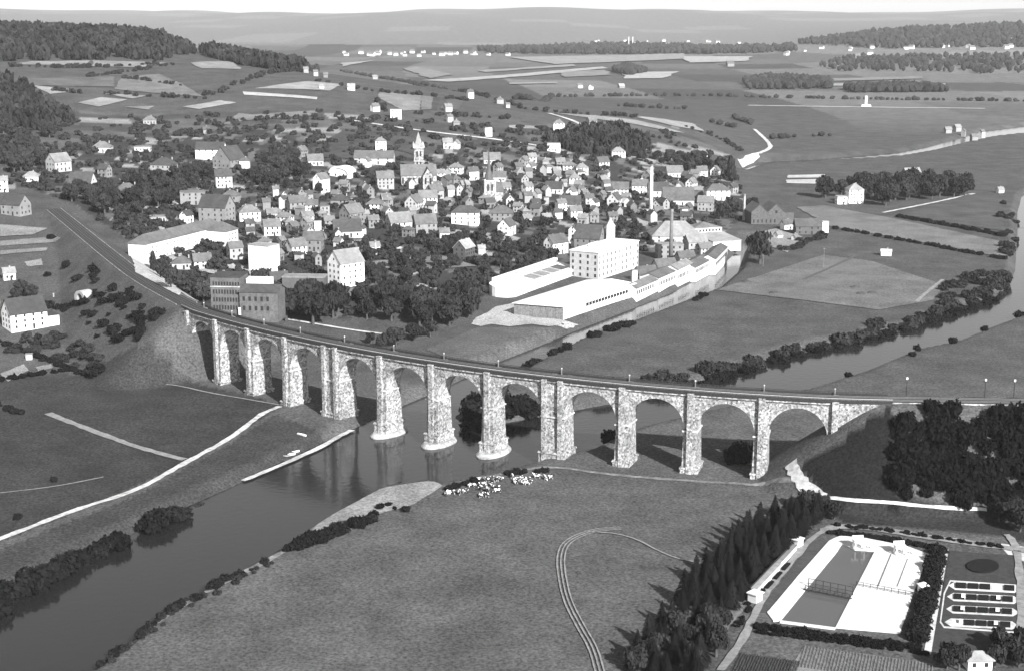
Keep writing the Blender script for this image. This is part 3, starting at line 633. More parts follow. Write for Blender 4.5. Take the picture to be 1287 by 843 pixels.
HS = [
 # left edge and railway end
 (70, 217, 28, 55, .33, .28, 'g', 7.5), (38, 229, 19, 8, .5, .33, 'h', 4.0), (130, 223, 17, -25, .75, .09, 'g', 6), (157, 250, 30, 12, .78, .16, 'h', 5.5), (127, 192, 22, 0, .55, .22, 'h', 4),
 (178, 191, 20, 5, .5, .3, 'f', 3.5), (16, 272, 34, -22, .78, .08, 'g', 7), (2, 242, 14, 20, .55, .3, 'g', 8), (204, 219, 31, -14, .8, .09, 'h', 6.5), (187, 157, 17, 10, .8, .2, 'h', 4), (258, 169, 10, 30, .8, .12, 'g', 4),
 (279, 237, 24, 20, .8, .09, 'g', 8.5), (240, 258, 34, 12, .8, .22, 'f', 8), (270, 281, 43, -18, .8, .08, 'g', 10), (290, 259, 22, -12, .8, .16, 'h', 7), (233, 281, 15, 68, .8, .08, 'g', 5), (200, 280, 30, 14, .7, .3, 'f', 3),
 (311, 279, 31, 20, .6, .24, 'h', 6), (346, 248, 9, 20, .8, .2, 'g', 6), (371, 266, 24, 24, .8, .15, 'g', 6), (355, 263, 9, 70, .5, .1, 'g', 7), (378, 198, 15, 65, .8, .2, 'g', 5), (395, 209, 22, 15, .4, .2, 'g', 4), (307, 212, 12, 0, .7, .15, 'h', 6),
 # mid left
 (403, 243, 20, 60, .82, .2, 'g', 10), (427, 261, 23, -8, .75, .08, 'h', 5), (407, 271, 14, 20, .8, .2, 'f', 6), (391, 266, 17, 8, .7, .15, 'g', 4.5), (472, 266, 24, -10, .6, .17, 'h', 5), (461, 211, 10, 70, .82, .2, 'g', 5),
 (483, 238, 24, 14, .28, .2, 'g', 8), (546, 251, 23, 40, .82, .18, 'g', 6), (537, 258, 25, 10, .75, .24, 'g', 5), (520, 264, 23, 70, .72, .2, 'g', 5), (500, 292, 36, 28, .8, .24, 'g', 6), (533, 294, 32, 18, .8, .17, 'g', 6.5), (553, 226, 13, 15, .78, .25, 'g', 5),
 (562, 188, 14, 15, .7, .3, 'g', 6), (574, 188, 9, 75, .82, .3, 'g', 5), (613, 172, 11, 20, .8, .2, 'f', 8), (573, 162, 10, 20, .75, .25, 'h', 6), (565, 154, 9, 30, .6, .2, 'g', 5), (702, 166, 15, 8, .82, .25, 'h', 8), (696, 191, 16, 0, .82, .35, 'f', 7), (722, 166, 9, 70, .8, .3, 'g', 4), (594, 227, 16, 25, .82, .12, 'g', 7), (573, 219, 19, -15, .5, .24, 'h', 5),
 (626, 218, 13, 50, .8, .15, 'g', 5), (618, 207, 22, 5, .5, .22, 'g', 4), (628, 229, 17, -5, .45, .18, 'g', 4), (590, 249, 10, 65, .82, .15, 'g', 5), (549, 240, 13, -20, .6, .2, 'g', 4), (630, 279, 31, -8, .72, .15, 'h', 6), (637, 297, 23, 68, .78, .13, 'g', 6.5),
 (634, 244, 17, 20, .45, .22, 'g', 5), (663, 243, 15, 40, .55, .22, 'g', 5), (658, 251, 11, 60, .78, .2, 'g', 4), (675, 251, 12, 60, .7, .22, 'g', 4.5), (697, 244, 23, -10, .5, .08, 'g', 4), (719, 251, 14, 62, .82, .18, 'g', 6), (705, 266, 15, 30, .82, .18, 'g', 6), (717, 264, 28, -6, .55, .09, 'g', 4),
 (723, 276, 18, 20, .82, .2, 'g', 6), (731, 220, 17, 10, .65, .25, 'h', 6), (704, 211, 13, 15, .65, .25, 'g', 5), (716, 216, 17, -10, .45, .2, 'h', 5), (722, 232, 17, 10, .45, .25, 'h', 5), (700, 229, 13, 60, .75, .2, 'g', 4), (709, 235, 8, 20, .8, .2, 'g', 4), (686, 257, 8, 20, .82, .15, 'f', 5),
 (744, 161, 13, 25, .82, .2, 'g', 7), (778, 164, 8, 70, .8, .25, 'g', 4), (777, 198, 18, 5, .65, .3, 'h', 5), (757, 213, 19, 30, .82, .12, 'g', 6), (763, 223, 8, 70, .8, .18, 'g', 4),
 (780, 245, 22, -5, .5, .16, 'g', 4.5), (805, 244, 21, -8, .8, .17, 'g', 6.5), (808, 236, 9, 80, .8, .1, 'g', 6), (773, 261, 20, 70, .82, .12, 'g', 6), (790, 261, 11, 75, .82, .1, 'g', 5), (828, 251, 27, 6, .5, .09, 'g', 7), (855, 244, 12, 75, .8, .16, 'g', 6), (853, 258, 38, 0, .45, .14, 'g', 4), (860, 277, 9, 20, .82, .2, 'f', 8),
 (888, 266, 22, -15, .78, .24, 'g', 7), (870, 238, 16, 60, .5, .24, 'g', 5), (735, 250, 9, 30, .8, .2, 'g', 5), (748, 263, 12, 60, .82, .1, 'g', 5), (810, 271, 10, 20, .8, .3, 'f', 4), (885, 202, 11, 70, .6, .25, 'g', 6), (848, 223, 22, 8, .5, .22, 'g', 4), (882, 222, 16, 20, .6, .17, 'g', 5), (922, 243, 14, 45, .7, .1, 'g', 5), (900, 222, 14, 70, .6, .2, 'g', 5),
 # front of town
 (294, 327, 21, 30, .3, .17, 'g', 7), (227, 339, 25, 8, .35, .13, 'h', 3.5), (252, 339, 26, 22, .45, .16, 'g', 4.5), (349, 361, 26, 20, .8, .1, 'g', 4), (393, 316, 25, -6, .16, .14, 'g', 7), (371, 323, 27, 40, .5, .2, 'g', 6), (399, 293, 10, 10, .82, .5, 'f', 7), (441, 282, 31, 50, .7, .2, 'g', 7), (435, 299, 38, 10, .4, .09, 'g', 4), (455, 299, 9, 70, .82, .1, 'g', 6),
 (340, 297, 24, 18, .65, .22, 'g', 6), (357, 283, 22, -20, .55, .2, 'h', 5), (385, 282, 18, 30, .6, .22, 'g', 5), (332, 312, 16, -20, .5, .2, 'h', 4), (413, 287, 15, 20, .65, .2, 'g', 5),
 (699, 320, 31, 40, .82, .13, 'g', 7), (721, 310, 13, 75, .6, .11, 'g', 11), (725, 323, 15, 10, .78, .45, 'h', 3), (583, 329, 27, 62, .07, .4, 'g', 8), (605, 320, 10, 15, .65, .35, 'g', 4), (558, 300, 14, 12, .5, .2, 'g', 4),
 (470, 318, 15, 25, .6, .25, 'g', 4), (510, 330, 12, -20, .7, .25, 'f', 3), (425, 312, 13, -30, .5, .2, 'g', 4),
 # hill houses
 (471, 141, 12, 40, .75, .2, 'g', 5), (497, 150, 15, 8, .82, .2, 'f', 9), (563, 141, 11, 25, .8, .25, 'g', 5), (591, 124, 9, 30, .8, .15, 'g', 7), (628, 131, 10, 15, .8, .18, 'h', 5), (638, 136, 6, 20, .8, .2, 'g', 4), (471, 100, 7, 15, .82, .3, 'g', 5), (478, 191, 15, 10, .82, .25, 'h', 9), (441, 114, 10, 10, .8, .4, 'g', 4), (384, 92, 7, 20, .75, .25, 'g', 5), (373, 88, 8, 10, .75, .2, 'h', 7), (396, 96, 7, 30, .8, .2, 'g', 5), (409, 98, 6, 10, .7, .2, 'g', 4), (404, 112, 6, 10, .8, .3, 'g', 3),
 # across the canal and on the plain
 (990, 289, 16, 25, .75, .12, 'g', 4), (1147, 237, 24, 18, .82, .3, 'g', 12), (1258, 243, 9, 20, .75, .3, 'g', 3), (979, 300, 12, 40, .6, .25, 'g', 2.6), (1000, 303, 10, 50, .5, .2, 'g', 2.6),
 (729, 111, 7, 20, .8, .2, 'g', 5), (743, 113, 6, 70, .8, .2, 'g', 6), (781, 111, 9, 25, .8, .4, 'g', 4), (918, 84, 10, 15, .8, .15, 'g', 8), (1150, 110, 8, 10, .5, .2, 'g', 6), (1078, 75, 8, 15, .8, .2, 'g', 10),
 (1192, 168, 9, 15, .8, .3, 'g', 5), (1204, 166, 10, 25, .82, .3, 'g', 6), (1212, 170, 7, 60, .8, .2, 'g', 5), (1225, 177, 9, 15, .7, .2, 'g', 5), (1235, 172, 8, 40, .5, .2, 'g', 6),
 (9, 353, 17, 30, .6, .3, 'g', 4), (36, 452, 8, 10, .75, .3, 'f', 2.2),
]
for t in HS: house(*t[:8], chim=1 + (t[2] > 20))
# random smaller houses that fill the closely built quarter
fill = [inf for inf in [(560, 205, 640, 262), (640, 205, 740, 285), (740, 225, 880, 282), (340, 270, 470, 335), (410, 235, 560, 300), (300, 245, 400, 300)]]
cnt = 0
for (xa, ya, xb, yb), n_ in zip(fill, (16, 26, 26, 14, 18, 10)):
    tries = 0; done = 0
    while done < n_ and tries < 400:
        tries += 1; px, py = rnd.uniform(xa, xb), rnd.uniform(ya, yb); p = G(px, py)
        if any(math.hypot(p[0] - x, p[1] + 5 - y) < r_ + 7 for x, y, r_ in FOOT): continue
        house(px, py, rnd.uniform(11, 16), rnd.choice((-70, -62, 20, 28, -24, 62)), rnd.choice((.7, .35, .2, .15, .12, .25, .18)), rnd.choice((.08, .1, .14, .2, .22, .26, .3)), rnd.choice('ggggh'), rnd.uniform(4, 6)); done += 1

# ---- big white L-shaped building
def bld(name, label, cat, px, py, yaw): 
    p = G(px, py); return empty(name, (p[0], p[1], p[2]), math.radians(yaw), label, cat), p
def wing(root, name_, x0, x1, y0, y1, h, rise, kind, mw, mr_, z0=-4):
    L, D = x1 - x0, y1 - y0; cx, cy = (x0 + x1) / 2, (y0 + y1) / 2
    if D > L: rot = math.pi / 2; l_, d_ = D, L
    else: rot = 0; l_, d_ = L, D
    if kind == 'h':
        mb = MB(); mb.box(-l_ / 2, l_ / 2, -d_ / 2, d_ / 2, z0, h - .26); w_ = mb.mesh('wall'); r_ = mesh('roof', *hip_roof(l_, d_, h, rise))
    elif kind == 'g': w_ = mesh('wall', *gable_wall(l_, d_, h, rise, z0)); r_ = mesh('roof', *gable_roof(l_, d_, h, rise))
    else:
        mb = MB(); mb.box(-l_ / 2, l_ / 2, -d_ / 2, d_ / 2, z0, h); w_ = mb.mesh('wall'); mb = MB(); mb.box(-l_ / 2 - .2, l_ / 2 + .2, -d_ / 2 - .2, d_ / 2 + .2, h + .01, h + .5); r_ = mb.mesh('roof')
    a_ = obj('wall', w_, mw, root, (cx, cy, 0), rot); b_ = obj('roof', r_, mr_, root, (cx, cy, 0), rot); return a_, b_
def win_row(root, pts, z, sw, sh, axis='x'):
    for (x, y) in pts: o = obj('window', PANE, None, root, (x, y, z), 0 if axis == 'x' else math.pi / 2); o.scale = (sw, .14, sh)
def foot(root, x, y, r_):
    c, s_ = math.cos(root.rotation_euler.z), math.sin(root.rotation_euler.z); FOOT.append((root.location.x + x * c - y * s_, root.location.y + x * s_ + y * c, r_))
a_, b_ = G(184, 330), G(258, 308); yaw = math.degrees(math.atan2(b_[1] - a_[1], b_[0] - a_[0]))
root, p = bld('long_building', 'long white L-shaped building with grey hipped roofs behind the railway', 'building', 184, 330, yaw)
Lm = float(np.linalg.norm(b_[:2] - a_[:2])); mwh = M_white; mrl = tonemat(.17, 'roof')
wing(root, 'm', 0, Lm + 22, 0, 12, 10.5, 4.6, 'h', mwh, mrl); wing(root, 'c', Lm + 2, Lm + 15, -14, 1.0, 10, 4.9, 'h', mwh, mrl)
for fl in range(3): win_row(root, [(3 + i * 3.6, -.02) for i in range(int(Lm / 3.6)) if rnd.random() > .35], 1 + fl * 3.1, .7, 1.1)
for fl in range(3): win_row(root, [(Lm + 5 + i * 3.5, -14.02) for i in range(3)], 1 + fl * 3.1, .8, 1.2)
for x in range(0, int(Lm) + 20, 12): foot(root, x, 5, 9)
foot(root, Lm + 9, -8, 10)
# ---- pale flat block, mill, tall white house, farmhouse, schools
house(330, 344, 38, -28, .8, .4, 'f', 15, 'tall pale flat-roofed block with blank sunlit walls in the town front', 'apartment_block', 'building', r=.7, win=False)
def lab_house(*a, **k): return house(*a, **k)
root, L, D, h, rs = house(433, 362, 46, 42, .8, .3, 'g', 13, 'tall white gabled house with several chimneys above the dark trees', 'town_house', 'house', r=.8, chim=3)
root, L, D, h, rs = house(24, 418, 54, 38, .82, .07, 'g', 8, 'white farmhouse with dark roof and row of chimneys cut by the left edge', 'farmhouse', 'house', r=.7, chim=4, ext=6)
house(585, 283, 35, -4, .76, .1, 'h', 8.5, 'white hip-roofed school with two rows of windows in mid-town', 'school_building', 'school', r=.55)
house(902, 252, 31, 6, .76, .14, 'h', 8, 'white hip-roofed two-storey house with rows of windows near the canal', 'large_house', 'house', r=.6)
house(101, 242, 30, -6, .5, .1, 'g', 6, 'large villa with dark steep roof and pale front gable among trees at left', 'villa', 'house', rise=7, r=.8)
house(264, 201, 36, -4, .8, .08, 'g', 8, 'long white wing with dark roof behind the big dark-gabled villa', 'large_house', 'house', r=.45)
house(285, 213, 38, 62, .17, .09, 'g', 6.5, 'big dark-gabled villa of brick with steep roof among trees', 'villa', 'house', rise=10, r=.9)
house(470, 207, 50, -4, .4, .15, 'g', 5, 'long grey-roofed terrace in mid-town left of the tower church', 'terrace', 'house', r=.32)
house(382, 366, 54, -3, .09, .33, 'f', 7, 'low dark-fronted shed with broad pale flat roof behind the big trees', 'workshop', 'shed', r=.45, win=False)
house(742, 314, 40, -20, .16, .1, 'g', 7, 'dark steep-roofed villa beside the factory', 'villa', 'house', r=.8, rise=8)
house(767, 313, 11, 5, .8, .5, 'h', 15, 'white turret with pointed cap rising behind the factory', 'turret', 'tower', r=1.0, rise=5, win=False)
# white house with curved gable: bowed parapet front
p = G(427, 223); sc = scale_at(p); w_ = 28 / sc
root = empty('curved_gable_house', (p[0], p[1], p[2]), math.radians(-22), 'white house with curved gable standing left of the tower church', 'house', 'houses of the town'); FOOT.append((p[0], p[1] + 5, 9))
arc = [(-w_ / 2, 0)] + [(w_ / 2 * -math.cos(t), 4 + 5.5 * math.sin(t)) for t in np.linspace(0, math.pi, 15)] + [(w_ / 2, 0)]
n_ = len(arc); v = [(x, -.3, z - 1) for x, z in arc] + [(x, 11, z - 1) for x, z in arc]
obj('wall', mesh('wall', v, [tuple(range(n_)), tuple(range(2 * n_ - 1, n_ - 1, -1))] + [(i + 1, i, n_ + i, n_ + i + 1) for i in range(n_ - 1)]), M_white, root)
v = [(x * 1.04, -1.2, z * 1.03 - .9) for x, z in arc[1:-1]] + [(x * 1.04, -.35, z * 1.03 - .9) for x, z in arc[1:-1]] + [(x * .84, -1.2, z * .84 - .9) for x, z in arc[1:-1]] + [(x * .84, -.35, z * .84 - .9) for x, z in arc[1:-1]]
n_ = len(arc) - 2; f = []
for i in range(n_ - 1): f += [(i, i + 1, 2 * n_ + i + 1, 2 * n_ + i)[::-1], (i, n_ + i, n_ + i + 1, i + 1)[::-1], (2 * n_ + i, 2 * n_ + i + 1, 3 * n_ + i + 1, 3 * n_ + i)[::-1]]
obj('gable_arch', mesh('gable_arch', v, f), M_white, root); win_row(root, [(-w_ * .2, -.33), (w_ * .2, -.33)], 1, 1.1, 1.8)
# brick mill below the railway
root, p = bld('brick_mill', 'brick mill of four storeys with rows of windows directly behind the viaduct', 'mill', 266, 393, 0)
root.rotation_euler.z = math.radians(-6); sc = scale_at(p); W1 = 37 / sc; W2 = 48 / sc
mbk = mat('mill_brick', .1, .3, 1.0, amp2=.2, scale2=.2)
wing(root, 'a', 0, W1, 0, 13, 15.5, 1.4, 'f', mbk, tonemat(.07, 'roof')); wing(root, 'b', W1 + .05, W1 + W2, -1.5, 11, 9.5, 2.4, 'g', mbk, tonemat(.1, 'roof'))
part_box(root, 'belt_course', M_stone_light, -.1, W1 + .04, -.12, -.01, 11.2, 11.5)
for fl in range(4): win_row(root, [(1.4 + i * (W1 - 2) / 9, -.02) for i in range(10)], 1.0 + fl * 3.55 + (.3 if fl == 3 else 0), .75, 1.9 if fl < 3 else 1.6)
for fl in range(2): win_row(root, [(W1 + 2 + i * 2.7, -1.53) for i in range(int(W2 / 2.7) - 1)], 1.2 + fl * 4.2, 1.1, 2.0)
part_box(root, 'penthouse', M_white, W1 + 1, W1 + 12, 6.5, 12.5, 9.0, 14); part_box(root, 'loading_door', M_white, W1 - .6, W1 + .5, -1.75, -1.52, -1, 2.4)
for x in range(0, int(W1 + W2), 9): foot(root, x, 6, 8)
# ------------------------------------------------------------------ churches and chimneys
def pyramid(mb, x0, x1, y0, y1, z0, z1):
    mb.add([(x0, y0, z0), (x1, y0, z0), (x1, y1, z0), (x0, y1, z0), ((x0 + x1) / 2, (y0 + y1) / 2, z1)], [(0, 1, 4), (1, 2, 4), (2, 3, 4), (3, 0, 4), (3, 2, 1, 0)])
p = G(527, 236); sc = scale_at(p); u = 1 / sc
root = empty('tower_church', (p[0], p[1], p[2]), math.radians(8), 'stone church with square tower, two storeys of belfry openings and pointed roof', 'church'); FOOT.append((p[0], p[1] + 8, 17))
ms = mat('church_stone', .3, .35, .8, bricks=.8); mrs = tonemat(.19, 'roof')
wing(root, 'n', -22 * u, 22 * u, 2, 16, 9.5, 7.5, 'g', ms, mrs); wing(root, 't', 4 * u, 17 * u, -5, 18, 9, 6.4, 'g', ms, mrs)
tx0, tx1 = -4 * u, 8 * u; tt = tx1 - tx0; ty0 = 16.2
part_box(root, 'tower', ms, tx0, tx1, ty0, ty0 + tt, -3, 29); mb = MB(); mb.box(tx0 - .4, tx1 + .4, ty0 - .4, ty0 + tt + .4, 18.6, 19.2); mb.box(tx0 - .4, tx1 + .4, ty0 - .4, ty0 + tt + .4, 29, 29.6); mb.build('tower_cornice', M_stone_light, root)
mb = MB(); pyramid(mb, tx0 + .2, tx1 - .2, ty0 + .2, ty0 + tt - .2, 29.6, 42); mb.build('spire', mat('church_spire', .22, .25), root)
for cx_ in (tx0, tx1):
    mb = MB(); q = 1.6
    for cy_ in (ty0, ty0 + tt): pyramid(mb, cx_ - .9, cx_ + .9, cy_ - .9, cy_ + .9, 29.6, 34)
    mb.build('pinnacles', M_stone_light, root)
for z_ in (14.2, 22.5):
    win_row(root, [(tx0 + tt * .32, ty0 - .03), (tx0 + tt * .68, ty0 - .03)], z_, 1.3, 4.2); win_row(root, [(tx1 + .03, ty0 + tt * .32), (tx1 + .03, ty0 + tt * .68)], z_, 1.3, 4.2, 'y')
win_row(root, [(-20 * u + i * 4.2, 1.96) for i in range(5)], 3, 1.4, 4.5); win_row(root, [(7.3 * u, -5.03), (13.5 * u, -5.03)], 3, 1.5, 5)
p = G(616, 256); sc = scale_at(p); u = 1 / sc
root = empty('spire_church', (p[0], p[1], p[2]), math.radians(14), 'church with slender dark needle spire on a pale tower in mid-town', 'church'); FOOT.append((p[0], p[1] + 8, 13))
t_ = 6.5 * u; part_box(root, 'tower', ms, -t_, t_, 0, 2 * t_, -3, 17); wing(root, 'n', -t_ * .9, 20 * u, 2 * t_ + .05, 2 * t_ + 12, 8, 6, 'g', ms, tonemat(.14, 'roof'))
for sx in (-1, 1): part_box(root, 'corner_buttress', M_stone_light, sx * t_ - .5, sx * t_ + .5, -.5, .5, -3, 18.5)
mb = MB(); mb.box(-t_ - .3, t_ + .3, -.3, 2 * t_ + .3, 17, 17.5); mb.build('tower_cornice', M_stone_light, root)
mb = MB(); n_ = 8; s8 = [(t_ * .95 * math.cos(k * math.pi / 4 + math.pi / 8), t_ + t_ * .95 * math.sin(k * math.pi / 4 + math.pi / 8)) for k in range(8)]
mb.add([(x, y, 17.5) for x, y in s8] + [(x * .42, t_ + (y - t_) * .42, 25) for x, y in s8] + [(0, t_, 43)], [(k, (k + 1) % 8, 8 + (k + 1) % 8, 8 + k) for k in range(8)] + [(8 + k, 8 + (k + 1) % 8, 16) for k in range(8)]); mb.build('spire', mat('slate_spire', .09, .25), root)
win_row(root, [(-t_ * .4, -.03), (t_ * .4, -.03)], 9.5, 1.3, 5); win_row(root, [(t_ + .03, t_ * .6), (t_ + .03, t_ * 1.4)], 9.5, 1.3, 5, 'y'); win_row(root, [(0, -.03)], 1, 1.6, 4)
def chimney(px, py, top, r0, tone_, label):
    p = G(px, py); hh = (py - top) / scale_at(p) * 1.03; e = empty('factory_chimney', (p[0], p[1], p[2]), 0, label, 'chimney', 'factory chimneys')
    mb = MB(); mb.cyl(0, 0, -2, hh, r0, r0 * .58, 14); obj('shaft', mb.mesh('shaft', True), mat('chimney_%d' % int(tone_ * 100), tone_, .2), e)
    mb = MB(); mb.cyl(0, 0, hh - 1.2, hh + .3, r0 * .72, r0 * .72, 14); mb.build('crown_ring', mat('chimney_ring', .2, .2), e); mb = MB(); mb.box(-r0 * 1.4, r0 * 1.4, -r0 * 1.4, r0 * 1.4, -2, 3); mb.build('base', mat('chimney_%d' % int(tone_ * 100), tone_, .2), e)
chimney(818, 268, 210, 1.7, .6, 'tall pale factory chimney rising among town houses'); chimney(843, 330, 266, 1.5, .13, 'slender dark factory chimney behind the canal-side sheds')
chimney(935, 277, 246, 1.1, .3, 'short grey chimney beside the dark warehouse'); chimney(472, 322, 303, .9, .3, 'small chimney in the gardens in front of the terrace')
# ------------------------------------------------------------------ factory by the canal
root, p = bld('white_factory', 'white four-storey factory with bright flat roof and rows of windows', 'factory', 752, 352, 0)
pl_ = G(723, 350); pr_ = G(802, 336); sc = scale_at(p)
dR = pr_[:2] - p[:2]; yaw = math.atan2(dR[1], dR[0]); root.rotation_euler.z = yaw; LR = 30.0; LL = 19.0
LR = float(np.linalg.norm(dR)); fw = mat('factory_brick', .36, .2, .6)
mb = MB(); mb.box(0, LR, .01, LL, -2, 16); mb.build('wall', M_white, root)
part_box(root, 'end_wall', fw, -.25, -.01, .0, LL, -2, 16); part_box(root, 'roof', M_white, -.7, LR + .4, -.4, LL + .4, 16.01, 16.6)
NX = 11
for fl in range(4): win_row(root, [(1.6 + i * (LR - 3) / (NX - 1), -.02) for i in range(NX)], 1.4 + fl * 3.7, 1.1, 2.1)
for fl in range(4): win_row(root, [(-.28, 2 + i * (LL - 4) / 3) for i in range(4)], 1.4 + fl * 3.7, 1.2, 1.9, 'y')
part_box(root, 'roof_lantern', M_white, LR * .3, LR * .5, LL * .5, LL * .8, 16.61, 18.4)
for x in (0, LR / 2, LR): foot(root, x, LL / 2, 13)
# front hall with broad white roof and boarded end
a_, b_, c_ = G(646, 396), G(708, 402), G(798, 372)
e1 = b_[:2] - a_[:2]; e2 = c_[:2] - b_[:2]; hallh = 6.8
root = empty('front_hall', (b_[0], b_[1], b_[2]), 0, 'low factory hall with huge white roof and dark boarded end wall beside the canal', 'factory')
A, B_, C_ = np.array([a_[0] - b_[0], a_[1] - b_[1]]), np.zeros(2), e2; D_ = C_ + A * 1.05
def quadbox(root, name, m, P4, z0, z1, **k):
    mb = MB(); P4 = [tuple(q) for q in P4]
    ar = sum(P4[i][0] * P4[(i + 1) % len(P4)][1] - P4[(i + 1) % len(P4)][0] * P4[i][1] for i in range(len(P4)))
    mb.prism(P4 if ar > 0 else P4[::-1], z0, z1); return mb.build(name, m, root, **k)
quadbox(root, 'wall', M_white, [A, B_, C_, D_], -3, hallh); ctr = (A + B_ + C_ + D_) / 4
ov = lambda q, s=1.03: ctr + (q - ctr) * s
mb = MB(); rl = [ov(q) for q in (A, B_, C_, D_)]
mA, mC = (rl[0] + rl[1]) / 2, (rl[2] + rl[3]) / 2
mb.add([(q[0], q[1], hallh + .02) for q in rl] + [(q[0], q[1], hallh + .35) for q in rl] + [(mA[0], mA[1], hallh + 2.0), (mC[0], mC[1], hallh + 2.0)], [(0, 1, 5, 8, 4), (1, 2, 6, 5), (2, 3, 7, 9, 6), (3, 0, 4, 7), (5, 6, 9, 8), (7, 4, 8, 9)])
mb.build('roof', M_white, root)
dA = -A / np.linalg.norm(A); nA = np.array([dA[1], -dA[0]]); LA = float(np.linalg.norm(A)); nb = 13
for k in range(nb):
    q0 = A + dA * (LA * k / nb + .1); q1 = A + dA * (LA * (k + 1) / nb - .1); dp = .15 + .1 * (k % 2)
    quadbox(root, 'board', M_wood, [q0 + nA * dp, q1 + nA * dp, q1 + nA * .01, q0 + nA * .01], -1.5, hallh - .5)
d2 = e2 / np.linalg.norm(e2); n2 = np.array([d2[1], -d2[0]]); L2 = float(np.linalg.norm(e2))
for k in range(14):
    t0 = L2 * (.3 + .6 * k / 14); quadbox(root, 'window', M_glass, [d2 * t0 + n2 * .06, d2 * (t0 + L2 * .035) + n2 * .06, d2 * (t0 + L2 * .035) - n2 * .05, d2 * t0 - n2 * .05], 3.2, 5.0)
for q in (ctr, (A + ctr) / 2, (B_ + C_) / 2, C_ * .8, D_ * .9): FOOT.append((b_[0] + q[0], b_[1] + q[1], 12))
# rounded back hall with row of small windows and glass roof lights
a_, b_ = G(652, 372), G(728, 344); e1 = b_[:2] - a_[:2]; L1 = float(np.linalg.norm(e1)); d1 = e1 / L1; n1 = np.array([-d1[1], d1[0]])
root = empty('rounded_hall', (a_[0], a_[1], a_[2]), math.atan2(d1[1], d1[0]), 'white hall with rounded end, sloping roof and row of small dark windows', 'factory')
w_ = 17.0; pl = [(L1, 0), (L1, w_)] + [(-1 + w_ / 2 * -math.sin(t), w_ / 2 + w_ / 2 * math.cos(t)) for t in np.linspace(0, math.pi, 12)]
mb = MB(); mb.prism(pl, -3, 4.5); mb.build('wall', M_white, root)
n_ = len(pl); mb = MB(); hi = lambda y: 4.6 + 2.2 * y / w_; mb.add([(x, y, 4.52) for x, y in pl] + [(x, y, hi(y)) for x, y in pl], [tuple(range(n_, 2 * n_))] + [(i, (i + 1) % n_, (i + 1) % n_ + n_, i + n_) for i in range(n_)]); mb.build('roof', M_white, root)
part_box(root, 'clerestory', M_white, 0, L1, w_ - 2.4, w_, 6.9, 8.8); win_row(root, [(2 + i * (L1 - 4) / 13, w_ - 2.43) for i in range(14)], 7.4, .9, .9)
for k in range(4):
    mb = MB(); x0 = L1 * (.32 + .15 * k); x1 = x0 + L1 * .13; mb.add([(x0, 3, hi(3) + .06), (x1, 3, hi(3) + .06), (x1, 11, hi(11) + .06), (x0, 11, hi(11) + .06), (x0, 3, hi(3) + .2), (x1, 3, hi(3) + .2), (x1, 11, hi(11) + .2), (x0, 11, hi(11) + .2)], [(4, 5, 6, 7), (0, 1, 5, 4), (1, 2, 6, 5), (2, 3, 7, 6), (3, 0, 4, 7)])
    mb.build('skylight', tonemat(.3, 'roof') if k < 3 else tonemat(.12, 'roof'), root)
for x in (0, L1 / 2, L1): foot(root, x, 8, 11)
# canal-side sheds, each a building of its own
CS = [((800, 374), (826, 363), .8, .2), ((828, 363), (850, 353), .8, .16), ((852, 354), (870, 345), .8, .3), ((874, 347), (896, 335), .78, .16), ((899, 338), (914, 322), .8, .14)]
for k, (pa, pb, tw_, tr_) in enumerate(CS):
    a_, b_ = G(*pa), G(*pb); L1 = float(np.linalg.norm(b_[:2] - a_[:2])); root = empty('canal_shed', (a_[0], a_[1], a_[2]), math.atan2(b_[1] - a_[1], b_[0] - a_[0]), 'white canal-side shed, %s of the row from the front hall' % ORD[k], 'shed', 'sheds along the canal')
    wing(root, 's', 0, L1 - .2, 0, 9 + (k % 2) * 3, 5.2 + (k % 3), 2.2, 'g', M_white, tonemat(tr_, 'roof')); win_row(root, [(1.5 + i * 2.6, -.03) for i in range(int((L1 - 2) / 2.6))], 1.6, 1.4, 2.2); foot(root, L1 / 2, 5, 9)
FB = [(842, 326, 34, 6, .22, .36, 'f', 9, 'grey brick factory block behind the canal sheds'), (850, 306, 66, 4, .35, .34, 'h', 5, 'broad light-roofed hall behind the slender dark chimney'), (875, 318, 30, 20, .3, .3, 'g', 7, 'grey gabled workshop left of the arcade shed'), (812, 355, 30, 24, .25, .13, 'g', 5, 'dark-roofed workshop between white factory and canal sheds'), (836, 346, 32, 24, .25, .15, 'g', 5, 'grey-roofed workshop in front of the slender dark chimney'), (862, 334, 26, 24, .3, .13, 'g', 5, 'dark-roofed workshop right of the slender dark chimney'), (886, 322, 22, 30, .35, .2, 'g', 5, 'small grey workshop near the arcade shed'), (797, 362, 8, 20, .6, .3, 'f', 10, 'narrow pale stair tower between white factory and canal')]
for px, py, w_, yw, tw_, tr_, kd, hh, lb in FB: house(px, py, w_, yw, tw_, tr_, kd, hh, lb, 'workshop', 'factory', group='factory workshops', r=.6)
p = G(896, 312); b_ = G(930, 300); L1 = float(np.linalg.norm(b_[:2] - p[:2])) * 1.0
root = empty('arcade_shed', (p[0], p[1], p[2]), math.radians(22), 'shed with pale sloping roof and row of arched openings above the canal', 'shed', 'sheds along the canal')
sc = scale_at(p); W_ = 40 / sc; mb = MB(); mb.box(0, W_, 0, 26, -3, 4); mb.build('wall', M_white, root); mb = MB(); mb.add([(-.4, -.4, 4.05), (W_ + .4, -.4, 4.05), (W_ + .4, 26, 6.2), (-.4, 26, 6.2), (-.4, -.4, 4.4), (W_ + .4, -.4, 4.4), (W_ + .4, 26, 6.6), (-.4, 26, 6.6)], [(0, 3, 2, 1), (4, 5, 6, 7), (0, 1, 5, 4), (1, 2, 6, 5), (2, 3, 7, 6), (3, 0, 4, 7)]); mb.build('roof', tonemat(.42, 'roof'), root)
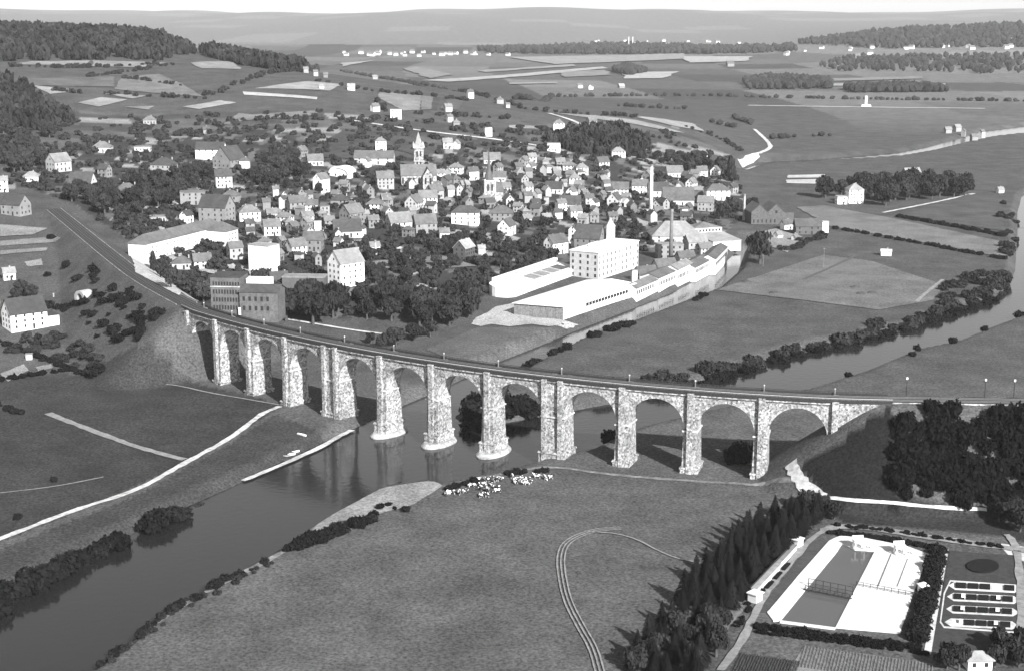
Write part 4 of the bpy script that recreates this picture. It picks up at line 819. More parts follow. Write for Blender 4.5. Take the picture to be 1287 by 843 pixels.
part_box(root, 'upper_wall', M_white, 0, W_, 26.02, 27, 2, 9.4); win_row(root, [(2 + i * (W_ - 4) / 7, 25.98) for i in range(8)], 7, 1.4, 1.7); mb = MB(); pyramid(mb, -.5, W_ + .5, 26, 40, 9.42, 13); mb.build('rear_roof', tonemat(.2, 'roof'), root); part_box(root, 'rear_wall', M_white, .2, W_ - .2, 27.02, 39.5, 2, 9.4); foot(root, W_ / 2, 20, 18)
# dark warehouse across the canal
p = G(944, 282); sc = scale_at(p); root = empty('warehouse', (p[0], p[1], p[2]), math.radians(6), 'dark double-gabled brick warehouse across the canal', 'warehouse'); W_ = 21 / sc; mdk = mat('dark_brick', .085, .3, .8)
for k in range(2): a__, b__ = wing(root, 'w', k * W_ + .02, (k + 1) * W_ - .02, 0, 22, 9, 5.5, 'g', mdk, tonemat(.16, 'roof'))
wing(root, 'x', 2 * W_ + .1, 2 * W_ + 8, 3, 14, 8, 1, 'f', mdk, tonemat(.08, 'roof')); win_row(root, [(2 + i * 3.2, -.03) for i in range(6)], 1, 1.0, 2.4); win_row(root, [(W_ * 1.5, -.03)], 8, 1.6, 2); foot(root, W_, 10, 16)
house(1016, 295, 33, 3, .09, .11, 'g', 6, 'long dark barn across the canal beside the white square tower', 'barn', 'barn', r=.5); house(1037, 293, 8, 3, .82, .4, 'f', 8, 'small white square tower at the end of the dark barn', 'tower', 'tower', r=1, win=False)
house(1075, 256, 20, 6, .82, .35, 'h', 11.5, 'white villa of three storeys on the meadow in front of the park trees', 'villa', 'house', r=.9); house(1058, 257, 13, 6, .82, .45, 'f', 6, 'low white annex at the left of the white villa', 'annex', 'house', r=.9)
house(1115, 322, 14, -14, .82, .7, 'g', 3, 'small white hut alone on the meadow between canal and river', 'hut', 'hut', r=.7, rise=1, win=False)
NM.flush()

# ------------------------------------------------------------------ vegetation
def ico(sub=1):
    bm = bmesh.new(); bmesh.ops.create_icosphere(bm, subdivisions=sub, radius=1.0); v = [tuple(x.co) for x in bm.verts]; f = [tuple(x.index for x in q.verts) for q in bm.faces]; bm.free(); return v, f
def crown(seed, lobes, leaves, leaf, shape, core=.72, m=None):
    """leaf clumps on overlapping lobes inside an envelope of unit size (radius 1, z 0..1)"""
    r = random.Random(seed); v = []; f = []
    L = shape(r, lobes)
    for (cx, cy, cz, rx, rz) in L:                      # dark inner mass of every lobe
        iv_, if_ = ico(1); n0 = len(v)
        for x, y, z in iv_:
            k = core * r.uniform(.8, 1.1); v.append((cx + x * rx * k, cy + y * rx * k, cz + z * rz * k))
        f += [tuple(i + n0 for i in q) for q in if_]
    tot = sum(l[3] ** 2 for l in L)
    for (cx, cy, cz, rx, rz) in L:
        for _ in range(int(leaves * rx * rx / tot)):
            d = Vector((r.gauss(0, 1), r.gauss(0, 1), r.gauss(0.15, 1))).normalized(); k = r.uniform(.72, 1.12)
            p = Vector((cx + d.x * rx * k, cy + d.y * rx * k, cz + d.z * rz * k))
            nrm = (d + Vector((r.gauss(0, .5), r.gauss(0, .5), r.gauss(.2, .5)))).normalized(); u = nrm.orthogonal().normalized(); w = nrm.cross(u)
            a = r.uniform(0, 6.28); u2 = u * math.cos(a) + w * math.sin(a); w2 = w * math.cos(a) - u * math.sin(a); s_ = leaf * r.uniform(.6, 1.4); n0 = len(v)
            v += [tuple(p - u2 * s_), tuple(p + w2 * s_ * .7), tuple(p + u2 * s_), tuple(p - w2 * s_ * .7 + nrm * s_ * .3)]; f.append((n0, n0 + 1, n0 + 2, n0 + 3))
    mm = mesh('crown', v, f); mm.materials.append(m); return mm
def round_shape(r, n): 
    out = [(0, 0, .55, .55, .3)]
    for k in range(n):
        a = k * 2.4 + r.uniform(-.4, .4); z = r.uniform(.3, .85); rad = (1 - abs(z - .5) * 1.1) * .62; out.append((rad * math.cos(a), rad * math.sin(a), z, r.uniform(.34, .5), r.uniform(.14, .22)))
    return out
def low_shape(r, n):
    out = [(0, 0, .4, .6, .42)]
    for k in range(n): a = k * 2.4; rad = r.uniform(.45, .7); out.append((rad * math.cos(a), rad * math.sin(a), r.uniform(.2, .6), r.uniform(.32, .48), r.uniform(.25, .4)))
    return out
def col_shape(r, n): return [(r.uniform(-.25, .25), r.uniform(-.25, .25), .1 + .8 * k / n, .75 - .5 * abs(k / n - .4), .13) for k in range(n)]
def conifer_mesh(seed, m):
    r = random.Random(seed); v = []; f = []; n = 9
    for k in range(n): a = 6.2832 * k / n; v.append((.36 * math.cos(a), .36 * math.sin(a), .1))
    v.append((0, 0, .93)); f += [(k, (k + 1) % n, n) for k in range(n)]
    for q in range(900):                                # needle sprays on drooping tiers
        t = (q + r.random()) / 900; t = 1 - math.sqrt(1 - t * .985); tier = round(t * 16) / 16 + r.gauss(0, .012); z = .06 + .9 * tier
        R_ = (1 - tier) * r.uniform(.3, 1.0) + .02; a = r.uniform(0, 6.2832); c, s_ = math.cos(a), math.sin(a); ln = .26 * (1 - t * .6); wd = .1 * (1 - t * .5); n0 = len(v); dr = r.uniform(-.03, .012)
        v += [(R_ * c - wd * s_, R_ * s_ + wd * c, z + .02), ((R_ - ln * .7) * c, (R_ - ln * .7) * s_, z + .045), (R_ * c + wd * s_, R_ * s_ - wd * c, z + .02), ((R_ + ln) * c, (R_ + ln) * s_, z + dr)]
        f.append((n0, n0 + 1, n0 + 2, n0 + 3))
    mm = mesh('crown', v, f); mm.materials.append(m); return mm
def trunk_mesh(seed):
    r = random.Random(seed); mb = MB(); mb.cyl(0, 0, -.05, .45, .055, .03, 7)
    for k in range(4): a = k * 1.6 + r.random(); mb.bar((0, 0, .3 + .04 * k), (.3 * math.cos(a), .3 * math.sin(a), .6 + .05 * k), .014)
    mm = mb.mesh('trunk'); mm.materials.append(M_trunk); return mm
TR = {'tree': [crown(s_, 9, 950, .11, round_shape, m=M_leaf) for s_ in range(6)], 'dark': [crown(20 + s_, 9, 950, .11, round_shape, m=M_leaf_m) for s_ in range(4)],
      'bush': [crown(40 + s_, 6, 420, .15, low_shape, m=M_leaf_m) for s_ in range(5)], 'dbush': [crown(60 + s_, 6, 420, .15, low_shape, m=M_leaf_d) for s_ in range(4)],
      'poplar': [crown(80, 9, 700, .16, col_shape, m=M_leaf)], 'fir': [conifer_mesh(90 + s_, M_leaf_d) for s_ in range(4)]}
TK = [trunk_mesh(s_) for s_ in range(3)]
mb = MB(); mb.cyl(0, 0, -.05, .6, .03, .012, 7); TKF = mb.mesh('trunk'); TKF.materials.append(M_trunk)
TNM = Namer()
WHAT = {'tree': 'leafy round tree', 'dark': 'dark broad tree', 'poplar': 'slim upright tree', 'fir': 'dark pointed conifer'}
def tree(px, py, h, kind='tree', group='trees of the town', wr=None, label=None, p=None):
    p = G(px, py) if p is None else p; rz = rnd.uniform(0, 6.28)
    e = empty(kind_name[kind], (p[0], p[1], gz(p[0], p[1]) - .1), rz, label, 'tree', group)
    w = (wr or {'tree': .46, 'dark': .48, 'poplar': .17, 'fir': .24}[kind]) * h * rnd.uniform(.85, 1.15); lift = .14 if kind in ('tree', 'dark') else .04
    c = obj('crown', rnd.choice(TR[kind]), None, e, (0, 0, h * lift)); c.scale = (w, w * rnd.uniform(.85, 1.1), h * (1 - lift))
    t = obj('trunk', TKF if kind in ('fir', 'poplar') else rnd.choice(TK), None, e); t.scale = (h, h, h)
    if label is None: TNM.add(e, WHAT[kind], px, py)
    return e
kind_name = {'tree': 'broadleaf_tree', 'dark': 'broadleaf_tree', 'poplar': 'poplar_tree', 'fir': 'conifer_tree'}
def bush(px, py, h, kind='bush', label='', group='', w=None, p=None):
    p = G(px, py) if p is None else p
    o = obj('bush', rnd.choice(TR[kind]), None, None, (p[0], p[1], max(-.3, gz(p[0], p[1])) - h * .12), rnd.uniform(0, 6.28), label, 'bush', group)
    w = (w or .75) * h * rnd.uniform(.8, 1.25); o.scale = (w, w * rnd.uniform(.8, 1.2), h * rnd.uniform(.8, 1.2)); return o
def rand_in(poly):
    xs = [q[0] for q in poly]; ys = [q[1] for q in poly]
    while True:
        x, y = rnd.uniform(min(xs), max(xs)), rnd.uniform(min(ys), max(ys))
        if inside(np.array([x]), np.array([y]), poly)[0]: return x, y
def free(p, m=2.5): return all((p[0] - x) ** 2 + (p[1] - y) ** 2 > (r_ + m) ** 2 for x, y, r_ in FOOT)
placed = []
def scatter(poly, n, h0, h1, kind='tree', sep=.5, group='trees of the town', avoid=True):
    done = 0; tries = 0
    while done < n and tries < n * 25:
        tries += 1; px, py = rand_in(poly); h = rnd.uniform(h0, h1); p = G(px, py)
        if avoid and not free(p, h * .22): continue
        if any((p[0] - a) ** 2 + (p[1] - b_) ** 2 < (sep * (h + hh) / 2) ** 2 for a, b_, hh in placed): continue
        placed.append((p[0], p[1], h)); tree(px, py, h, kind, group, p=p); done += 1
scatter([(350, 394), (385, 380), (430, 386), (428, 404), (375, 410), (352, 404)], 10, 13, 17, 'dark')
scatter([(448, 388), (500, 380), (560, 374), (605, 380), (600, 402), (555, 417), (500, 404), (450, 402)], 22, 11, 16, 'dark')
scatter([(60, 236), (120, 245), (170, 228), (215, 238), (226, 258), (190, 280), (150, 285), (100, 262)], 40, 9, 13)
scatter([(215, 214), (262, 210), (268, 234), (225, 242)], 10, 9, 12); scatter([(308, 214), (330, 202), (370, 202), (388, 227), (360, 242), (315, 237)], 16, 10, 13)
scatter([(0, 160), (60, 168), (105, 194), (60, 208), (30, 225), (0, 238)], 34, 10, 14)
scatter([(1034, 249), (1050, 242), (1140, 238), (1215, 241), (1224, 247), (1170, 253), (1105, 260), (1092, 252), (1060, 250)], 38, 15, 19, 'dark', group='park trees behind the white villa')
scatter([(800, 202), (850, 197), (925, 214), (925, 230), (860, 217)], 22, 8, 12)
scatter([(555, 300), (620, 300), (690, 330), (640, 352), (560, 347)], 22, 5, 9); scatter([(450, 302), (545, 302), (560, 347), (460, 368), (430, 335)], 26, 5, 9)
scatter(TOWN, 70, 5, 9, sep=.4)
for px, py, h, kd in ((202, 350, 11, 'tree'), (215, 362, 10, 'tree'), (240, 372, 12, 'tree'), (256, 380, 11, 'tree'), (193, 341, 12, 'poplar'), (498, 436, 10, 'dark'), (520, 428, 9, 'dark'), (480, 440, 8, 'dark'), (541, 424, 9, 'dark'), (466, 432, 6, 'dark'), (945, 268, 12, 'tree'), (916, 272, 12, 'tree'), (905, 276, 10, 'tree'), (926, 268, 11, 'tree'), (918, 228, 24, 'poplar'), (28, 372, 8, 'dark'), (40, 376, 8, 'dark'), (20, 378, 7, 'dark'), (34, 432, 6, 'tree'), (60, 436, 6, 'tree'), (1270, 660, 9, 'dark'), (1282, 668, 8, 'dark'), (1255, 655, 7, 'dark'), (300, 345, 6, 'tree'), (215, 280, 8, 'tree')):
    tree(px, py, h, kd)
e = tree(955, 332, 21, 'tree', label='huge round willow standing on the canal bank below the warehouse', wr=.5)
# conifer belt beside the lido
cl = [(1010, 650), (990, 668), (965, 690), (935, 716), (912, 742), (890, 768), (868, 795), (850, 825), (840, 850)]
cp = smooth_line([G(*q)[:2] for q in cl], 2.0); cn = normals(cp)
for o_, rw in ((0.0, 'inner'), (5.0, 'pool-side'), (-4.5, 'outer'), (-9.0, 'meadow-side')):
    kk = 0
    for i in range(1, len(cp), 2):
        if rnd.random() < .12: continue
        q = cp[i] + cn[i] * (o_ + rnd.uniform(-1.2, 1.2)) + np.array([rnd.uniform(-1, 1), rnd.uniform(-1, 1)]); z = gz(q[0], q[1])
        tree(0, 0, rnd.uniform(7, 12), 'fir', 'conifers in the belt beside the lido', label='dark pointed conifer, %s from the top in the %s row beside the lido' % (ordn(kk), rw), p=(q[0], q[1], z)); kk += 1
for k, (px, py) in enumerate(sorted(((870, 815), (850, 800), (890, 800), (830, 825), (905, 790), (815, 838), (872, 838), (900, 825), (800, 842)))): tree(px, py, rnd.uniform(6, 9), 'dark', group='trees below the conifers', label='dark broad tree at the lower end of the conifer belt, %s from the left' % ORD[k])
for k, (px, py) in enumerate(((1012, 640), (1022, 652), (1030, 642), (1036, 648), (1048, 652))): tree(px, py, rnd.uniform(5, 7), 'dark', group='trees by the underpass lane', label='dark low tree beside the white lane, %s from the left' % ORD[k])
for k, (px, py) in enumerate(((1190, 840), (1205, 842), (1250, 838), (1255, 812), (1265, 826), (1280, 838), (1285, 818))): tree(px, py, rnd.uniform(5, 7), 'dark', group='trees round the garden hut', label='dark tree crowding the small garden hut, %s from the left' % ORD[k])
TNM.flush()
def mesh_arrays(m):
    n = len(m.vertices); co = np.empty(n * 3, np.float32); m.vertices.foreach_get('co', co); return co.reshape(-1, 3), [tuple(q.vertices) for q in m.polygons]
_ARR = {}
def mass(name, items, m, label, cat, group=None):
    """many small plants that read as one mass: (x, y, z, w, h, kind) joined into one object"""
    V = []; LI = []; LS = []; k0 = 0; l0 = 0
    for x, y, z, w, h, kd in items:
        t = rnd.choice(TR[kd])
        if t.name not in _ARR:
            co, fc = mesh_arrays(t); _ARR[t.name] = (co, np.array([i for q in fc for i in q], np.int64), np.array([len(q) for q in fc], np.int64))
        co, li, ls = _ARR[t.name]; a = rnd.uniform(0, 6.28); c, s_ = math.cos(a), math.sin(a)
        V.append(np.stack([(co[:, 0] * c - co[:, 1] * s_) * w + x, (co[:, 0] * s_ + co[:, 1] * c) * w + y, co[:, 2] * h + z], -1)); LI.append(li + k0); LS.append(ls); k0 += len(co)
    V = np.concatenate(V); LI = np.concatenate(LI).astype(np.int32); LS = np.concatenate(LS); st = np.concatenate([[0], np.cumsum(LS)[:-1]]).astype(np.int32)
    me = bpy.data.meshes.new(name); me.vertices.add(len(V)); me.vertices.foreach_set('co', V.ravel().astype(np.float32)); me.loops.add(len(LI)); me.loops.foreach_set('vertex_index', LI); me.polygons.add(len(LS)); me.polygons.foreach_set('loop_start', st); me.polygons.foreach_set('loop_total', LS.astype(np.int32)); me.update(calc_edges=True)
    return obj(name, me, m, label=label, cat=cat, group=group, kind='stuff')
TR['lite'] = [crown(100 + s_, 3, 90, .26, low_shape, m=M_leaf_m) for s_ in range(5)]
def pts_in(poly, n): return [rand_in(poly) for _ in range(n)]
def on_ground(px, py, h, w, kd): p = G(px, py); return (p[0], p[1], gz(p[0], p[1]) - .1 * h, w * h, h, kd)
it_ = []
for px, py in pts_in([(1122, 522), (1160, 516), (1287, 516), (1330, 525), (1330, 636), (1200, 634), (1130, 622)], 210):
    if (px - 1163) ** 2 / 300 + (py - 531) ** 2 / 90 < 1: continue
    h = rnd.uniform(3, 7); it_.append(on_ground(px, py, h, .6, 'dbush'))
mass('embankment_thicket', it_, M_leaf_d, 'dense dark thicket covering the right railway embankment', 'thicket')
it_ = []
for px, py in pts_in(TOWN, 1800):
    p = G(px, py)
    if not free(p, -1.5): continue
    h = rnd.uniform(2, 6); it_.append((p[0], p[1], p[2] - .3, .7 * h, h, 'lite'))
mass('garden_shrubs', it_, M_leaf, 'dark shrubs and fruit trees filling the gardens between the houses', 'shrubs')
it_ = []
for px, py in pts_in([(0, 240), (30, 170), (100, 150), (400, 140), (480, 150), (640, 160), (850, 165), (930, 205), (800, 195), (600, 185), (450, 195), (330, 165), (130, 185)], 420): h = rnd.uniform(2.5, 6); it_.append(on_ground(px, py, h, .75, 'lite'))
mass('hillside_scrub', it_, M_leaf, 'scattered dark scrub and orchard trees on the slopes above the town', 'shrubs')
def hedge(pl, n, h0, h1, kind, label, group, jit=2.0, w=None, one=False):
    pts = [G(*q)[:2] for q in pl]; ln = smooth_line(pts, 1.0, 1); N_ = len(ln); it_ = []
    for k in range(n):
        q = ln[max(0, min(N_ - 1, int((k + rnd.uniform(-.9, 1.9)) / n * N_)))]; q = q + np.array([rnd.uniform(-jit, jit), rnd.uniform(-jit, jit)]); h = rnd.uniform(h0, h1)
        if one: it_.append((q[0], q[1], gz(q[0], q[1]) - .1 * h, (w or .75) * h, h, kind)); continue
        bush(0, 0, h, kind, '%s, %s from the left' % (label, ordn(k)), group, w, p=(q[0], q[1], 0))
    if one: mass(one, it_, M_leaf_d if kind == 'dbush' else M_leaf_m, label, 'bushes')
def thicket(poly, n, h0, h1, kind, label, group, w=None):
    for k, (px, py) in enumerate(sorted(pts_in(poly, n))): bush(px, py, rnd.uniform(h0, h1), kind, '%s, %s from the left' % (label, ordn(k)), group, w)
R1 = 'bush in the dense riverside hedge upstream of the viaduct'; g1 = 'bushes of the upstream hedge'
hedge([(700, 494), (760, 489), (820, 482), (885, 470), (940, 452), (1010, 434), (1080, 418), (1140, 403), (1200, 382), (1245, 365), (1266, 345)], 66, 4, 6.5, 'bush', R1, g1, 4, .85)
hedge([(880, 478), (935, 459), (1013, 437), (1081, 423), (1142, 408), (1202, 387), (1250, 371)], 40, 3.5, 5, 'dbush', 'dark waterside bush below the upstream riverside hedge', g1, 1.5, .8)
thicket([(1185, 357), (1230, 345), (1268, 345), (1262, 365), (1205, 384), (1182, 378)], 26, 3.5, 5.5, 'bush', 'bush in the thicket at the river bend', 'bushes at the river bend')
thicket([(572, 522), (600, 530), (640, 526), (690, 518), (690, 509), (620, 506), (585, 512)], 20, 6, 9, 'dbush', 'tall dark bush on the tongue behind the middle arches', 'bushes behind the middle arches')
L3 = 'dark bush on the left river bank'; g3 = 'bushes on the left bank'
hedge([(-20, 758), (25, 737), (60, 718), (98, 696)], 14, 5, 7, 'dbush', L3 + ' in the long clump', g3, 1.5); hedge([(118, 686), (156, 670)], 6, 4.5, 6, 'dbush', L3 + ' in the middle clump', g3, 1.2); hedge([(178, 660), (224, 638)], 7, 5, 7, 'dbush', L3 + ' in the upper clump', g3, 1.2)
hedge([(230, 632), (300, 606)], 12, 1.3, 2.2, 'bush', 'small bushes on the left bank near the quay', '', 1.2, one='bank_scrub')
hedge([(130, 834), (200, 776), (273, 735), (340, 703)], 30, .9, 2.8, 'dbush', 'low dark bushes along the near river bank', '', 1.2, one='bank_scrub'); hedge([(130, 834), (200, 778), (273, 738), (340, 706)], 40, .8, 1.8, 'bush', 'low weeds and bushes along the near river bank', '', 2.5, one='bank_scrub')
hedge([(362, 694), (400, 676), (440, 664), (470, 655)], 18, 2.6, 4.2, 'dbush', 'dark bush in the bank clump below the gravel bar', 'bushes below the gravel bar', 1.8)
for k, (px, py) in enumerate(((470, 647), (478, 639), (488, 635), (496, 640), (510, 642))): bush(px, py, rnd.uniform(1.4, 2.2), 'dbush', 'small dark bush growing on the gravel bar, %s from the left' % ORD[k], 'bushes on the gravel bar')
hedge([(556, 616), (585, 610), (604, 603)], 9, 1.6, 2.6, 'dbush', 'dark bush behind the grazing cattle', 'bushes behind the cattle', .8); hedge([(636, 596), (690, 592)], 10, 1.5, 2.2, 'dbush', 'bush on the bank behind the right hand cattle', 'bushes on the bank', 1)
for k, (px, py, h) in enumerate(((1067, 471, 3.5), (1197, 431, 4), (1237, 415, 3.5), (1153, 440, 3), (1147, 447, 2.5), (1282, 395, 5))): bush(px, py, h, 'dbush', 'lone bush on the right bank upstream, %s from the viaduct' % ORD[k], 'lone bushes on the right bank')
bush(767, 549, 5, 'dbush', 'round bush at the water behind the ninth pier', 'lone bushes'); 
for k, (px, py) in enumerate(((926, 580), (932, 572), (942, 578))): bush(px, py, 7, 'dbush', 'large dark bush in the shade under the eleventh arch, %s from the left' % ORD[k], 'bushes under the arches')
hedge([(650, 462), (680, 449), (714, 438)], 11, 3, 4.2, 'dbush', 'bush on the far canal bank near the viaduct', 'bushes on the canal bank', 1.5); hedge([(745, 424), (770, 416), (795, 408)], 8, 3.2, 4.6, 'dbush', 'bush on the canal bank opposite the front hall', 'bushes on the canal bank opposite the hall', 1.5); hedge([(874, 378), (888, 371)], 4, 2.5, 3.2, 'dbush', 'bush where the canal bends below the sheds', 'bushes at the canal bend', 1)
hedge([(640, 456), (720, 421), (798, 391), (850, 370)], 40, .8, 1.6, 'bush', 'low bushes on the town side of the canal', '', 2.2, one='bank_scrub')
thicket([(112, 335), (165, 362), (213, 398), (192, 432), (150, 452), (125, 432), (104, 402)], 62, 2, 4.2, 'dbush', 'dark bush on the left railway embankment', 'bushes on the left embankment')
thicket([(56, 418), (108, 430), (125, 452), (115, 470), (60, 452), (10, 442)], 30, 2.5, 4.5, 'bush', 'bush in the gardens below the farmhouse', 'bushes below the farmhouse')
hedge([(0, 430), (40, 446), (80, 461), (112, 472)], 26, 2, 3, 'dbush', 'dark hedge running below the farmhouse', '', .8, one='hedge'); hedge([(-5, 480), (40, 472), (100, 463)], 14, 2, 3, 'dbush', 'dark hedge along the top of the left meadow', '', .8, one='hedge'); hedge([(-10, 508), (35, 524)], 8, 2, 3, 'dbush', 'short dark hedge on the meadow at the left edge', '', .8, one='hedge')
for px, py, h, lb in ((122, 470, 6, 'round dark bush at the foot of the left embankment'), (65, 301, 4, 'lone dark bush on the terraced gardens near the track'), (83, 336, 5, 'lone dark bush half way down the slope below the track'), (60, 347, 3, 'small lone bush left of the underpass'), (98, 352, 4, 'lone dark bush just above the underpass'), (22, 652, 2.5, 'lone dark bush above the towpath at the left edge'), (68, 605, 2, 'small lone bush on the left meadow')): bush(px, py, h, 'dbush', lb, 'lone bushes on the left')
hedge([(60, 385), (100, 382)], 8, 2.5, 4, 'dbush', 'bush beside the underpass in the embankment', 'bushes by the underpass', 1.5)
hedge([(1045, 287), (1142, 304), (1265, 327)], 60, 2, 3.2, 'dbush', 'long dark field hedge between barn and river bend', '', 1.5, one='hedge'); hedge([(1128, 273), (1187, 283), (1265, 298)], 44, 2.5, 4, 'dbush', 'dark field hedge in front of the white villa lane', '', 1.5, one='hedge')
thicket([(1255, 255), (1274, 258), (1278, 290), (1272, 322), (1258, 318)], 18, 3.5, 5.5, 'bush', 'bush in the thicket lining the far river reach', 'bushes of the far river reach')
hedge([(1000, 303), (1020, 304), (1034, 298)], 8, 3.5, 5, 'bush', 'bush along the yard wall beside the dark barn', 'bushes by the yard wall', 1.5); hedge([(975, 312), (995, 316), (1012, 306)], 10, 3, 4.5, 'bush', 'bush on the slope below the barn yard', 'bushes by the yard wall', 1.5)
# hedges of the hillside
hl = [[(13, 84), (115, 86), (210, 82)], [(115, 97), (180, 88), (215, 82)], [(153, 99), (230, 108)], [(128, 118), (185, 122), (258, 124)], [(254, 122), (285, 113), (320, 98), (380, 90)], [(400, 103), (477, 117), (529, 121), (585, 127)], [(477, 98), (530, 107), (590, 118), (640, 134), (690, 142), (760, 146), (800, 148)], [(505, 142), (560, 146), (640, 150)], [(30, 112), (100, 118)], [(310, 152), (400, 150), (470, 156)], [(860, 160), (905, 175), (930, 190)], [(470, 128), (490, 143), (505, 148)]]
it_ = []
for q in hl:
    ln = smooth_line([G(*t)[:2] for t in q], 5.0, 1)
    for t in ln:
        if rnd.random() < .35: continue
        x, y = t + np.array([rnd.uniform(-4, 4), rnd.uniform(-4, 4)]); h = rnd.uniform(2.5, 6.5); it_.append((x, y, gz(x, y) - .3, .7 * h, h, 'lite'))
mass('hillside_hedges', it_, M_leaf_m, 'field hedges running over the hillside above the town', 'hedge')

# woods that read as one mass
def wood(name, polys, n, h0, h1, m, label, sub=1, hf=land_h):
    bv, bf = ico(sub); bv = np.array(bv); bf = np.array(bf); V = []; F = []; k0 = 0; rs_ = np.random.RandomState(5)
    per = max(1, n // len(polys))
    for pl in polys:
        P_ = poly_plan(pl); xs = [q[0] for q in P_]; ys = [q[1] for q in P_]; cnt = 0; tr_ = 0
        while cnt < per and tr_ < 60:
            tr_ += 1; X = rs_.uniform(min(xs), max(xs), per * 2); Y = rs_.uniform(min(ys), max(ys), per * 2); ok = inside(X, Y, P_); X, Y = X[ok], Y[ok]; Z = hf(X, Y)
            for x, y, z in zip(X, Y, Z):
                if cnt >= per: break
                h = rs_.uniform(h0, h1); w = h * rs_.uniform(.32, .5); j = rs_.uniform(.75, 1.2, len(bv))[:, None]
                V.append(bv * j * np.array([w, w, h * .5]) + np.array([x, y, z + h * .45])); F.append(bf + k0); k0 += len(bv); cnt += 1
    if not V: return
    return obj(name, mesh(name, np.concatenate(V).tolist(), np.concatenate(F).tolist()), m, label=label, cat='wood', kind='stuff')
TR['mini'] = [crown(140 + s_, 0, 46, .42, lambda r, n: [(0, 0, .5, .8, .5)], core=.85, m=M_leaf_m) for s_ in range(5)]
def leafy_wood(name, polys, n, h0, h1, m, label):
    it_ = []; rs_ = np.random.RandomState(6)
    for pl in polys:
        P_ = poly_plan(pl); xs = [q[0] for q in P_]; ys = [q[1] for q in P_]; X = rs_.uniform(min(xs), max(xs), 40000); Y = rs_.uniform(min(ys), max(ys), 40000); ok = inside(X, Y, P_); X, Y = X[ok][:n // len(polys)], Y[ok][:n // len(polys)]; Z = land_h(X, Y)
        for x, y, z in zip(X, Y, Z): h = rs_.uniform(h0, h1); it_.append((x, y, z - .05 * h, h * rs_.uniform(.32, .55), h, 'mini'))
    mass(name, it_, m, label, 'wood')
M_wood_f = mat('woodland', .028, .4, .05, amp2=.3, scale2=.02, spec=.05)
leafy_wood('hilltop_wood', [[(-250, 70), (-250, 40), (0, 40), (100, 44), (200, 50), (250, 68), (215, 77), (60, 76), (0, 78)], [(-150, 62), (-100, 42), (60, 42), (180, 48), (230, 60), (100, 68)], [(240, 66), (300, 74), (400, 88), (380, 92), (300, 82)]], 2600, 11, 16, M_wood_f, 'dark wood covering the long hill at upper left')
leafy_wood('slope_wood', [[(-200, 150), (-150, 90), (0, 98), (40, 118), (62, 132), (98, 152), (60, 165), (0, 160)]], 420, 8, 13, M_wood_f, 'dark wood on the slope at the left edge')
leafy_wood('knoll_wood', [[(688, 182), (720, 168), (780, 166), (815, 184), (800, 198), (740, 196)]], 230, 8, 12, M_wood_f, 'dark wood on the knoll above the town')
wood('plain_wood', [[(1028, 84), (1060, 74), (1300, 70), (1300, 96), (1145, 90), (1040, 90)], [(935, 104), (974, 98), (1044, 104), (1044, 112), (940, 113)], [(1060, 112), (1150, 110), (1190, 116), (1070, 117)], [(770, 90), (790, 84), (812, 92), (790, 96)]], 2000, 12, 18, M_wood_f, 'dark belts of trees on the far plain at right')
wood('far_hill_wood', [[(1000, 56), (1100, 42), (1290, 33), (1290, 60), (1100, 62)], [(600, 64), (780, 58), (1000, 60), (1000, 65), (620, 68)]], 2400, 14, 26, M_wood_f, 'hazy wooded hill beyond the plain')
def hedgerow(name, lines, label):
    V = []; F = []; bv, bf = ico(1); bv = np.array(bv); bf = np.array(bf); k0 = 0; rs_ = np.random.RandomState(8)
    for pl in lines:
        ln = smooth_line([G(*q)[:2] for q in pl], 7.0, 1)
        for q in ln:
            if rs_.rand() < .2: continue
            h = rs_.uniform(4, 9); x, y = q + rs_.uniform(-4, 4, 2); z = gz(x, y, land_h); V.append(bv * rs_.uniform(.7, 1.2, len(bv))[:, None] * np.array([h * .7, h * .7, h * .5]) + np.array([x, y, z + h * .4])); F.append(bf + k0); k0 += len(bv)
    obj(name, mesh(name, np.concatenate(V).tolist(), np.concatenate(F).tolist()), M_wood_f, label=label, cat='hedge', kind='stuff')
hedgerow('far_hedgerow', [[(690, 122), (857, 120), (1000, 124), (1287, 128)], [(780, 134), (860, 138)], [(895, 155), (925, 162)], [(920, 148), (945, 157)], [(650, 126), (690, 124)], [(975, 175), (1000, 173)], [(1020, 172), (1060, 171)], [(430, 90), (560, 112)]], 'dark hedgerows crossing the far plain')
# far village: small plain houses, alike
mbw = MB(); mbw.add(*gable_wall(13, 9, 6, 4)); vw = mbw.mesh('wall'); vw.materials.append(M_white); mbr = MB(); mbr.add(*gable_roof(13, 9, 6, 4)); vr = mbr.mesh('roof'); vr.materials.append(tonemat(.2, 'roof'))
vill = [(432, 480, 66, 72, 9), (480, 640, 67, 72, 22), (640, 780, 60, 68, 14), (740, 870, 52, 62, 22), (860, 960, 52, 66, 20), (960, 1110, 58, 70, 14), (1130, 1287, 52, 63, 22)]
for xa, xb, ya, yb, n_ in vill:
    for k in range(n_):
        px, py = rnd.uniform(xa, xb), rnd.uniform(ya, yb); p = G(px, py)
        e = empty('village_house', (p[0], p[1], p[2]), rnd.uniform(-.8, .8), 'tiny white house in the hazy village beyond the plain', 'house', 'houses of the far village'); s_ = rnd.uniform(.7, 1.3); e.scale = (s_, s_, s_)
        obj('wall', vw, None, e); obj('roof', vr, None, e)
chimney(790, 60, 47, 3.2, .4, 'left one of two hazy chimneys in the far village'); chimney(795, 60, 47, 3.2, .4, 'right one of two hazy chimneys in the far village')

